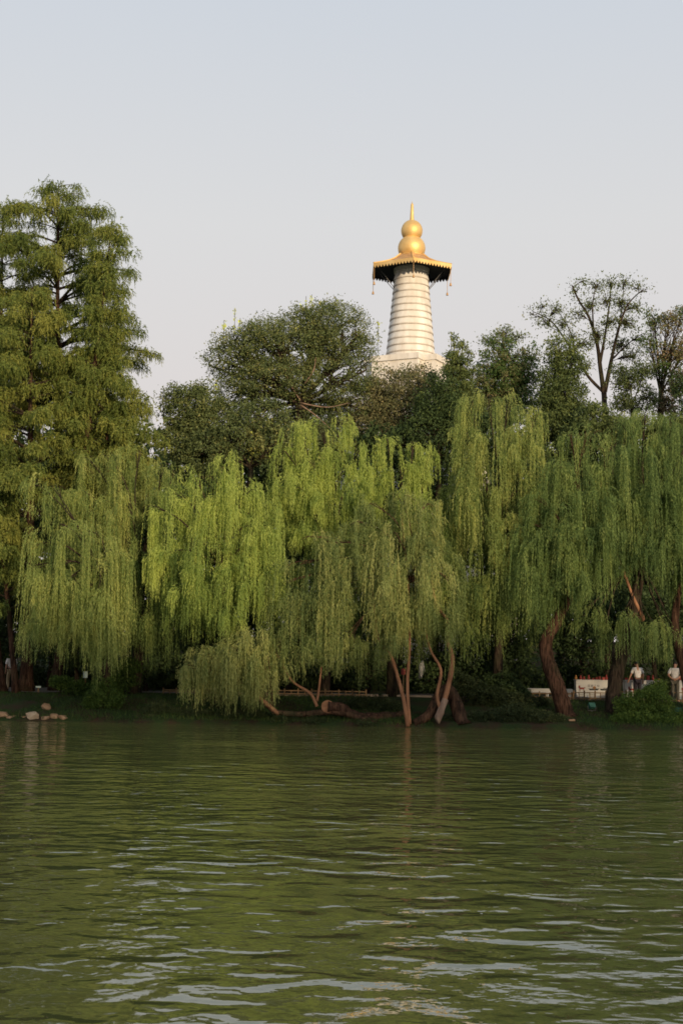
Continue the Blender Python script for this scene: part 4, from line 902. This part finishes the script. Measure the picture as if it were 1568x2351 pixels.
# ------------------------------------------------------------------ rocks and logs
def rock(label, Y, box, mat, seed, group='stones on the left waterline', tilt=0.0):
    x0, y0, x1, y1 = box; s = mpp(Y)
    c = at((x0 + x1) / 2, (y0 + y1) / 2, Y); w, h_ = (x1 - x0) * s / 2, (y1 - y0) * s / 2
    import bmesh
    bm = bmesh.new(); r = np.random.default_rng(seed)
    pts = r.uniform(-1, 1, (26, 3)); pts = pts / np.maximum(1, (np.abs(pts) ** 3).sum(-1, keepdims=True) ** .33)
    for p in pts: bm.verts.new((p[0] * w * 1.05, p[1] * max(w, h_) * .8, p[2] * h_ * .95))
    hull = bmesh.ops.convex_hull(bm, input=bm.verts); bmesh.ops.delete(bm, geom=[g for g in hull['geom_interior'] if isinstance(g, bmesh.types.BMVert)], context='VERTS')
    bmesh.ops.bevel(bm, geom=list(bm.edges), offset=.06 * h_, segments=1, affect='EDGES')
    bmesh.ops.triangulate(bm, faces=list(bm.faces)); bmesh.ops.subdivide_edges(bm, edges=list(bm.edges), cuts=1)
    for v in bm.verts: v.co *= 1 + r.normal(0, .035)
    me = bpy.data.meshes.new('rock'); bm.to_mesh(me); bm.free()
    o = link('rock', me, mat); o.location = c; o.rotation_euler = (0, tilt, 0)
    tag(o, label, 'rock', group)
rock('rough yellow stone at the frame edge left of the brightest pale block', 60.4, (-12, 1632, 22, 1656), M['rock'], 1)
rock('low flat stone between the frame edge stone and the pale block', 60.4, (14, 1641, 50, 1656), M['rock'], 2)
rock('brightest pale blocky stone on the waterline', 60.4, (58, 1632, 92, 1657), M['rock_pale'], 3)
rock('small rounded stone touching the pale block', 60.4, (46, 1643, 63, 1656), M['rock'], 4)
rock('reddish low stone right of the pale block', 60.4, (90, 1642, 120, 1657), M['rock'], 5)
rock('tan knobbly stone two places right of the pale block', 60.4, (114, 1637, 136, 1657), M['rock'], 6)
rock('long tan stone at the end of the stone row', 60.4, (130, 1640, 162, 1658), M['rock'], 7)
rock('upright tan stone on the grass above the stone row', 61.5, (96, 1612, 120, 1634), M['rock'], 8, tilt=.4)
rock('pinkish flat stone on the bank below the lettered counter', 60.9, (1302, 1650, 1322, 1657), M['rock'], 9, 'stones on the right bank')
rock('pale upright weathered stone among dark shrubs behind the bare stems', 64.2, (959, 1516, 972, 1566), M['stone_grey'], 10, 'garden stones')

m = MB(); sp = smooth_path([at(752, 1622, 60.3), at(782, 1626, 60.5), at(820, 1648, 60.8), at(880, 1652, 61.2), at(930, 1646, 61.7)], 4)
m.tube(sp, knotty(taper(len(sp), .22, .30), .09), 12)
lg = m.build('fallen_log', M['bark_red'], None, True); tag(lg, 'thick broken red brown log lying along the water edge', 'log')
m = MB(); m.lathe([(.27, 0), (.25, -.07), (.19, -.12), (.12, -.2), (.02, -.25)], sides=12); 
o = m.build('broken_end', M['bark_stem'], lg, False, False); o.location = at(752, 1622, 60.25); o.rotation_euler = (R(95), R(-60), 0)
# hollow log end
def hollow_log():
    a = at(1022, 1605, 60.15); b = at(1003, 1655, 59.95)
    root = empty('hollow_log', b); tag(root, 'pale hollow branch stub hanging over the water', 'log')
    d = (b - a).normalized(); u_ = d.cross(Vector((0, 1, 0))).normalized(); w_ = d.cross(u_)
    n = 14; rings = [(0, .13, 0), (.35, .14, 0), (.65, .15, 0), (1, .15, 0), (1.0, .105, 0), (.75, .09, 0)]
    v = []; f = []; L_ = (b - a).length
    for t, r, _ in rings:
        for j in range(n):
            an = 2 * math.pi * j / n
            k = .10 * math.cos(an) if t >= .99 else 0
            v.append(tuple(a + d * (t * L_ + k) + (u_ * math.cos(an) + w_ * math.sin(an)) * r * random.uniform(.94, 1.06)))
    for i in range(len(rings) - 1):
        for j in range(n):
            k = (j + 1) % n; f.append((i * n + j, i * n + k, (i + 1) * n + k, (i + 1) * n + j))
    f.append(tuple((len(rings) - 1) * n + j for j in range(n)))
    m = MB(); m.add(v, f); m.build('shell', M['bark_pale'], root, True)
hollow_log()

# ------------------------------------------------------------------ railings, kerb, deck
def railing(label, x0, x1, Y, top, bot, mat, n=7, fancy=False):
    a = at(x0, bot, Y); b = at(x1, bot, Y); c = (a + b) / 2; c.z = gz(c.x, c.y)
    zt = at((x0 + x1) / 2, top, Y).z; zb = c.z
    root = empty('railing', c); tag(root, label, 'railing', 'low wooden railings along the path')
    W = b.x - a.x; s = W / n; th = .035
    for i in range(n + 1):
        big = i % 2 == 0 or i == n
        w = .055 if big else .035
        m = MB(); m.box((a.x + i * s, Y, (zb + zt + (.05 if big else -.02)) / 2), (w, w, zt - zb + (.05 if big else -.02)))
        m.build('post' if big else 'baluster', mat, root)
    for zz, hgt in ((zt - .05, .045), (zb + .10, .04)):
        m = MB(); m.box((c.x, Y - .03, zz), (W, .03, hgt)); m.build('rail', mat, root)
    if fancy:
        for i in range(n):
            if i % 2 == 0: continue
            for k in (.38, .66):
                m = MB(); m.box((a.x + (i + .5) * s, Y + .012, zb + .1 + (zt - zb - .15) * k), (s * .9, .02, .022)); m.build('fret', mat, root)
    return root
railing('ochre lattice railing in front of the lettered white counter', 1316, 1390, 65.0, 1588, 1611, M['wood'], 6, True)
railing('short red brown railing beside the thick grey trunk', 1411, 1475, 64.9, 1586, 1611, M['wood'], 5, True)
railing('railing behind the legs of the person with clasped hands', 1538, 1610, 65.0, 1588, 1612, M['wood'], 5)
railing('red brown railing seen through shrubs left of the leaning trunk', 1110, 1205, 65.0, 1588, 1610, M['wood'], 8, True)
railing('pale railing seen between the leaning trunk and the shrubs', 1208, 1312, 65.1, 1590, 1610, M['wood'], 7)
railing('long railing left of the low drooping willow', 375, 480, 65.0, 1582, 1606, M['wood'], 7)
railing('railing seen through the low drooping willow', 482, 620, 65.0, 1583, 1607, M['wood'], 9)
railing('railing between the low drooping willow and the fallen trunk', 622, 840, 65.0, 1584, 1608, M['wood'], 14)
km = MB(); km.box((at(1080, 1610, 65.15).x + 0, 65.25, 1.12), (26, .22, .2)); kb = km.build('kerb', M['kerb']); tag(kb, kind='structure')

def deck():
    a = at(30, 1608, 64.2); b = at(124, 1608, 64.2); c = (a + b) / 2
    root = empty('deck', (c.x, c.y, gz(c.x, c.y))); tag(root, 'low dark plank deck at the foot of the redwood trunks', 'deck')
    W = b.x - a.x; z = a.z
    for i in range(5):
        m = MB(); m.box((c.x, 63.9 + i * .16, z), (W + random.uniform(-.05, .05), .15, .05)); m.build('plank', M['wood_grey'], root)
    for x in (a.x + .15, c.x + .3, b.x - .2):
        m = MB(); g = gz(x, 63.95); m.box((x, 63.95, (g + z) / 2 - .02), (.1, .1, max(.08, z - g))); m.build('deck_leg', M['wood_grey'], root)
deck()

# ------------------------------------------------------------------ white counters with goods
def counter(label, x0, x1, Y, top, bot, writing=False, prints=True):
    a = at(x0, top, Y); b = at(x1, top, Y); zt = a.z; zb = gz((a.x + b.x) / 2, Y) + .06
    c = Vector(((a.x + b.x) / 2, Y, zb)); W = b.x - a.x; H = zt - zb
    root = empty('counter', (c.x, c.y, gz(c.x, c.y))); tag(root, label, 'counter', 'white sales counters on the path')
    m = MB(); m.box((c.x, Y, (zt + zb) / 2), (W, .6, H), taper=.96); body = m.build('body', M['panel'], root)
    m = MB(); m.box((c.x, Y, zt + .02), (W + .06, .68, .036)); m.build('counter_top', M['panel'], root)
    m = MB(); m.box((c.x, Y, zb - .05), (W * .9, .5, .1)); m.build('plinth', M['ink'], root)
    yf = Y - .303
    if writing:
        cu = bpy.data.curves.new('lettering', 'FONT'); cu.body = '百美工坊'; cu.size = .135; cu.align_x = 'CENTER'; cu.extrude = .003
        cu.space_character = 1.12
        t = bpy.data.objects.new('lettering', cu); COL.objects.link(t); t.parent = root
        cu.materials.append(M['ink'])
        dg = bpy.context.evaluated_depsgraph_get(); lm = bpy.data.meshes.new_from_object(t.evaluated_get(dg)); bpy.data.objects.remove(t)
        t = link('lettering', lm, M['ink'], root, False)
        t.location = (0.02, -.303, zt - root.location.z - .29); t.rotation_euler = (R(90), 0, 0)
    if prints:
        zc = zb + H * .50
        for k, (fx, col, kind) in enumerate(((.17, 'red', 'horse'), (.52, 'ink', 'boat'), (.54, 'amber', 'sun'), (.85, 'ink', 'boat'))):
            m = MB(); x = c.x - W / 2 + W * fx; e_ = .003 + .001 * k
            if kind == 'horse':
                for q in ((0, .02, .22, .09), (-.11, .09, .07, .12), (-.09, -.07, .03, .12), (.09, -.07, .03, .12), (.13, .05, .07, .04)): m.box((x + q[0], yf - e_, zc + q[1]), (q[2], .004, q[3]))
            elif kind == 'boat':
                m.add([(x - .26, yf - e_, zc + .02), (x - .18, yf - e_, zc - .06), (x + .18, yf - e_, zc - .06), (x + .26, yf - e_, zc + .03), (x, yf - e_, zc + .01)], [(0, 1, 2, 3, 4)])
                m.box((x + .02, yf - e_, zc + .045), (.2, .004, .03))
            else:
                m.add([(x + .07 * math.cos(t), yf - e_, zc + .06 + .07 * math.sin(t)) for t in np.linspace(0, 2 * math.pi, 16, endpoint=False)], [tuple(range(16))])
            m.build('print', M[col], root)
    return c, W, zt + .04
c1 = counter('white counter with four black characters and small pictures', 1319, 1397, 66.6, 1562, 1602, True)
c2 = counter('white counter behind the person in dark trousers', 1431, 1516, 66.6, 1563, 1603)
c3 = counter('white counter cut by the frame edge behind the person with clasped hands', 1552, 1640, 66.6, 1564, 1604)
gi = 0
def goods(c, W, z, n, label, group, seed):
    r = random.Random(seed)
    for i in range(n):
        x = c.x - W / 2 + W * (i + .5) / n + r.uniform(-.03, .03); y = c.y + r.uniform(-.2, .15); h_ = r.uniform(.08, .26)
        mat = M[r.choice(['red', 'red', 'amber', 'red', 'red'])]
        m = MB(); k = r.choice([0, 1, 2])
        if k == 0: m.lathe([(.05, 0), (.07, h_ * .3), (.05, h_ * .62), (.022, h_ * .72), (.04, h_ * .84), (.03, h_ * .95), (.005, h_)], (x, y, z), 10)
        elif k == 1: m.box((x, y, z + h_ * .35), (.13, .09, h_ * .7), r.uniform(-.4, .4)); m.box((x, y, z + h_ * .7 + .02), (.14, .1, .04), 0)
        else: m.lathe([(.06, 0), (.075, h_ * .5), (.05, h_ * .8), (.06, h_ * .85), (.06, h_)], (x, y, z), 10)
        o = m.build('souvenir', mat, None, k != 1); tag(o, label, 'souvenir', group)
goods(*c1, 9, 'small red or gold souvenir standing on the lettered white counter', 'souvenirs on the lettered counter', 1)
goods(*c2, 7, 'small red or gold souvenir on the counter behind the person in dark trousers', 'souvenirs on the middle counter', 2)
goods(*c3, 6, 'small red or gold souvenir on the counter at the frame edge', 'souvenirs on the edge counter', 3)

def low_table(label, x0, x1, Y, top, thick):
    a = at(x0, top, Y); b = at(x1, top, Y); c = (a + b) / 2; g = gz(c.x, c.y)
    root = empty('display_table', (c.x, c.y, g)); tag(root, label, 'table', 'long white display tables')
    t = thick * mpp(Y)
    m = MB(); m.box((c.x, Y, a.z - t / 2), (b.x - a.x, .55, t)); m.build('table_top', M['panel'], root)
    for x in (a.x + .1, c.x, b.x - .1):
        for dy in (-.22, .22):
            m = MB(); m.box((x, Y + dy, (a.z - t + g) / 2), (.04, .04, a.z - t - g)); m.build('leg', M['white_metal'], root)
low_table('long white display table right and left of the leaning trunk', 1200, 1312, 66.4, 1580, 9)
low_table('short white display table seen through shrubs behind the red railing', 1112, 1160, 66.4, 1580, 8)

# ------------------------------------------------------------------ small fittings
def floodlight(label, px, py, Y, rz):
    p = at(px, py, Y); g = gz(p.x, p.y); root = empty('floodlight', (p.x, p.y, g), 0); tag(root, label, 'floodlight', 'green garden floodlights')
    cz = g + .26
    m = MB(); m.box((p.x, p.y, cz), (.30, .16, .24), 0, .86, Matrix.Rotation(rz, 3, 'Z') @ Matrix.Rotation(R(-35), 3, 'X')); m.build('housing', M['teal'], root)
    m = MB(); mm = Matrix.Rotation(rz, 3, 'Z') @ Matrix.Rotation(R(-35), 3, 'X'); m.box(tuple(Vector((p.x, p.y, cz)) + mm @ Vector((0, .085, 0))), (.26, .012, .2), rot=mm); m.build('lens', M['iron'], root)
    m = MB(); m.tube([(p.x - .17, p.y, cz), (p.x - .17, p.y, g + .06), (p.x + .17, p.y, g + .06), (p.x + .17, p.y, cz)], .014, 6); m.build('bracket', M['iron'], root)
    m = MB(); m.tube([(p.x, p.y, g - .05), (p.x, p.y, g + .06)], .03, 8); m.build('spike', M['iron'], root)
floodlight('green floodlight on the lawn below the lettered counter', 1358, 1634, 62.6, .3)
floodlight('green floodlight at the frame edge beside the bright arching bush', 1556, 1632, 61.9, -.5)
floodlight('green floodlight lying in the leaves on the fallen trunk', 781, 1622, 60.9, .6)

def sign(label, px, py, Y, w, h_, mat, cat='sign'):
    p = at(px, py, Y); g = gz(p.x, p.y); root = empty('notice_board', (p.x, p.y, g)); tag(root, label, cat)
    m = MB(); m.box((p.x, p.y, p.z), (w, .03, h_)); m.build('board', mat, root)
    m = MB(); m.box((p.x, p.y + .035, (g + p.z) / 2 - .02), (.05, .04, max(.05, p.z - g))); m.build('post', M['wood'], root)
sign('small white notice board fixed above the long left railing', 496, 1581, 64.9, .32, .14, M['panel'])
sign('pale mint notice board between the redwood trunk and dark shrubs', 197, 1549, 66.0, .2, .3, M['mint'])
sign('small red notice board behind the bare red brown stems', 926, 1482 + 60, 64.4, .2, .26, M['red'])
sign('low white board beside the redwood trunk', 89, 1577, 65.4, .24, .08, M['mint'])

# ------------------------------------------------------------------ people
def skin_mesh(name, joints, edges, root_key, sub=2):
    keys = list(joints); ix = {k: i for i, k in enumerate(keys)}
    me = bpy.data.meshes.new(name); me.from_pydata([joints[k][0] for k in keys], [(ix[a], ix[b]) for a, b in edges], [])
    o = bpy.data.objects.new(name, me); COL.objects.link(o)
    sk = o.modifiers.new('skin', 'SKIN'); sk.use_smooth_shade = True
    for k in keys:
        r = joints[k][1]; sv = me.skin_vertices[0].data[ix[k]]; sv.radius = r if isinstance(r, tuple) else (r, r); sv.use_root = (k == root_key)
    sb = o.modifiers.new('sub', 'SUBSURF'); sb.levels = sub; sb.render_levels = sub
    dg = bpy.context.evaluated_depsgraph_get(); dg.update()
    ev = bpy.data.meshes.new_from_object(o.evaluated_get(dg)); ev.name = name
    bpy.data.objects.remove(o); bpy.data.meshes.remove(me)
    ev.polygons.foreach_set('use_smooth', [True] * len(ev.polygons))
    return ev

def person(label, loc, rz, height, top_m, leg_m, hair_m, pose):
    """local frame: +y is where the person faces"""
    root = empty('person', loc, rz); tag(root, label, 'person', 'people on the path')
    k = height / 1.74
    J = {'pelvis': ((0, 0, .93), (.145, .105)), 'spine': ((0, .0, 1.12), (.135, .10)), 'chest': ((0, .0, 1.32), (.16, .11)), 'neck': ((0, .015, 1.485), .055), 'jaw': ((0, .035, 1.565), (.07, .085)), 'head': ((0, .03, 1.64), (.078, .098)), 'top': ((0, .02, 1.70), (.06, .075))}
    E_ = [('pelvis', 'spine'), ('spine', 'chest'), ('chest', 'neck'), ('neck', 'jaw'), ('jaw', 'head'), ('head', 'top')]
    for s, n in ((-1, 'l'), (1, 'r')):
        J['sh' + n] = ((s * .185, 0, 1.405), .058); J['el' + n] = (pose['el' + n], .045); J['wr' + n] = (pose['wr' + n], .030); J['pa' + n] = (pose['pa' + n], (.032, .02))
        J['hip' + n] = ((s * .095, 0, .88), .090); J['kn' + n] = (pose['kn' + n], .060); J['an' + n] = (pose['an' + n], .042); J['to' + n] = (tuple(Vector(pose['an' + n]) + Vector((s * .02, .15, -.045))), .034)
        E_ += [('chest', 'sh' + n), ('sh' + n, 'el' + n), ('el' + n, 'wr' + n), ('wr' + n, 'pa' + n), ('pelvis', 'hip' + n), ('hip' + n, 'kn' + n), ('kn' + n, 'an' + n), ('an' + n, 'to' + n)]
        w_ = Vector(pose['wr' + n]); p_ = Vector(pose['pa' + n]); d = (p_ - w_).normalized(); sd = d.cross(Vector((0, 1, .2))).normalized()
        for f in range(4):
            ln = (.07, .08, .075, .058)[f]; q0 = p_ + d * .02 + sd * (.024 - .016 * f); q1 = q0 + d * ln * .55; q2 = q0 + d * ln * .9 + Vector((0, .012, 0))
            for g, q in enumerate((q0, q1, q2)): J[f'f{f}{g}{n}'] = (tuple(q), .0095 - .001 * g)
            E_ += [('pa' + n, f'f{f}0{n}'), (f'f{f}0{n}', f'f{f}1{n}'), (f'f{f}1{n}', f'f{f}2{n}')]
        t0 = w_.lerp(p_, .5) + sd * .03; t1 = t0 + sd * .022 + d * .03
        J['t0' + n] = (tuple(t0), .011); J['t1' + n] = (tuple(t1), .009); E_ += [('wr' + n, 't0' + n), ('t0' + n, 't1' + n)]
    bend = pose.get('bend', 0.0); nod = pose.get('nod', 0.0)
    def bent(p):
        p = Vector(p)
        if bend and p.z > .93:
            q = p - Vector((0, 0, .93)); p = Vector((0, 0, .93)) + Matrix.Rotation(-bend, 3, 'X') @ q
        return p
    def tr(joints, grow=0.0):
        o_ = {}
        for kk, (p, r) in joints.items():
            p = Vector(p)
            if nod and kk in ('jaw', 'head', 'top'):
                b_ = Vector((0, .015, 1.485)); p = b_ + Matrix.Rotation(-nod, 3, 'X') @ (p - b_)
            if kk[:2] in ('kn', 'an', 'to', 'hi'): pass
            else: p = bent(p)
            r = r if isinstance(r, tuple) else (r, r)
            o_[kk] = (tuple(p * k), (r[0] * k + grow, r[1] * k + grow))
        return o_
    body = skin_mesh('body', tr(J), E_, 'pelvis'); link('body', body, M['skin'], root, False)
    up = {q: J[q] for q in ('pelvis', 'spine', 'chest', 'shl', 'shr')}; up['neck'] = (((0, .008, 1.455)), .06)
    for n in 'lr': up['el' + n] = (tuple(Vector(J['sh' + n][0]).lerp(Vector(J['el' + n][0]), .8)), .055)
    link('shirt', skin_mesh('shirt', tr(up, .022), [('pelvis', 'spine'), ('spine', 'chest'), ('chest', 'neck'), ('chest', 'shl'), ('chest', 'shr'), ('shl', 'ell'), ('shr', 'elr')], 'pelvis'), top_m, root, False)
    lo = {q: J[q] for q in ('pelvis', 'hipl', 'hipr', 'knl', 'knr')}; lo['pelvis'] = ((0, 0, .93), (.15, .112))
    for n in 'lr': lo['an' + n] = (tuple(Vector(J['an' + n][0]) + Vector((0, 0, .01))), .05)
    link('trousers', skin_mesh('trousers', tr(lo, .020), [('pelvis', 'hipl'), ('pelvis', 'hipr'), ('hipl', 'knl'), ('hipr', 'knr'), ('knl', 'anl'), ('knr', 'anr')], 'pelvis'), leg_m, root, False)
    for n in 'lr':
        a_ = Vector(J['an' + n][0]); t_ = Vector(J['to' + n][0])
        sh = {'a': (tuple((a_ + Vector((0, -.03, -.035))) * k), (.042, .04)), 'b': (tuple(((a_ + t_) / 2 + Vector((0, 0, -.015))) * k), (.046, .034)), 'c': (tuple((t_ + Vector((0, .02, 0))) * k), (.042, .026))}
        link('shoe', skin_mesh('shoe', sh, [('a', 'b'), ('b', 'c')], 'a', 1), M['dark_cloth'], root, False)
    # hair cap and face
    hb = tr({'head': ((0, .03, 1.64), .09)})['head'][0]; hp = Vector(hb)
    rot = Matrix.Rotation(-(bend + nod), 3, 'X')
    m = MB(); v = []; f = []
    for i in range(7):
        th = R(8 + 17 * i) if i else 0.02
        for j in range(16):
            ph = 2 * math.pi * j / 16; q = Vector((.089 * math.sin(th) * math.cos(ph), .108 * math.sin(th) * math.sin(ph), .10 * math.cos(th)))
            if q.y > .03 and th > R(62): q = q * .86
            v.append(tuple(hp + rot @ (q * k + Vector((0, -.008, .018)) * k)))
    for i in range(6):
        for j in range(16): f.append((i * 16 + j, i * 16 + (j + 1) % 16, (i + 1) * 16 + (j + 1) % 16, (i + 1) * 16 + j))
    m.add(v, f); m.build('hair', hair_m, root, True, False)
    m = MB()
    for s in (-1, 1):
        c_ = hp + rot @ Vector((s * .088, 0, -.01)) * k; m.lathe([(.004, -.03), (.016, -.015), (.02, .01), (.012, .028), (.002, .034)], tuple(c_), 8)
    m.build('ears', M['skin'], root, True, False)['kind'] = 'stuff'
    m = MB(); c_ = hp + rot @ Vector((0, .115, -.02)) * k; m.lathe([(.018, -.02), (.016, -.005), (.008, .025), (.002, .035)], tuple(c_), 8); m.build('nose', M['skin'], root, True, False)
    for s in (-1, 1):
        m = MB(); c_ = hp + rot @ Vector((s * .034, .10, .012)) * k; m.lathe([(.002, -.009), (.010, -.004), (.011, .003), (.002, .009)], tuple(c_), 8); m.build('eye', M['ink'], root, True, False)
    m = MB(); c_ = hp + rot @ Vector((0, .103, -.062)) * k; m.box(tuple(c_), (.045, .012, .010)); m.build('mouth', M['red'], root, False, False)
    m = MB()
    bb = tr({'pelvis': ((0, 0, .985), .1)})['pelvis'][0]
    m.lathe([(.001, 0), (.168 * k, 0), (.168 * k, .035), (.001, .035)], (bb[0], bb[1], bb[2]), 20)
    for q in range(len(m.v[0])): m.v[0][q][1] = bb[1] + (m.v[0][q][1] - bb[1]) * .78
    m.build('belt', M['ink'], root, False, False)
    return root

walk = dict(ell=(-.24, -.06, 1.12), wrl=(-.24, .06, .90), pal=(-.235, .10, .82), elr=(.24, .05, 1.12), wrr=(.25, .17, .92), par=(.25, .22, .85), knl=(-.10, .16, .50), anl=(-.10, .06, .085), knr=(.10, .0, .49), anr=(.10, -.24, .12), nod=.15)
clasp = dict(ell=(-.27, -.12, 1.13), wrl=(-.09, -.20, .98), pal=(-.03, -.21, .965), elr=(.27, -.12, 1.13), wrr=(.09, -.215, .985), par=(.03, -.23, .975), knl=(-.10, .03, .49), anl=(-.12, -.02, .085), knr=(.10, .03, .49), anr=(.13, .02, .085), bend=.10, nod=.5)
reach = dict(ell=(-.30, .03, 1.13), wrl=(-.36, .14, .92), pal=(-.37, .18, .85), elr=(.27, -.02, 1.12), wrr=(.27, .05, .88), par=(.27, .08, .80), knl=(-.09, .03, .49), anl=(-.10, -.02, .085), knr=(.09, .02, .49), anr=(.10, -.02, .085), bend=.06, nod=.35)
def stand(px, Y): p = at(px, 1605, Y); return (p.x, Y, gz(p.x, Y) + (.03 if 65.2 < Y < 68.2 else 0))
person('person in white shirt and khaki trousers walking between the redwood trunks', stand(24, 66.0), R(25), 1.72, M['shirt'], M['khaki'], M['hair_grey'], walk)
person('person in pale shirt and dark trousers reaching to a white counter', stand(1463, 65.6), R(8), 1.76, M['shirt'], M['dark_cloth'], M['hair'], reach)
person('person in white shirt with hands clasped behind the back', stand(1549, 64.6), R(-18), 1.86, M['shirt'], M['grey_cloth'], M['hair'], clasp)
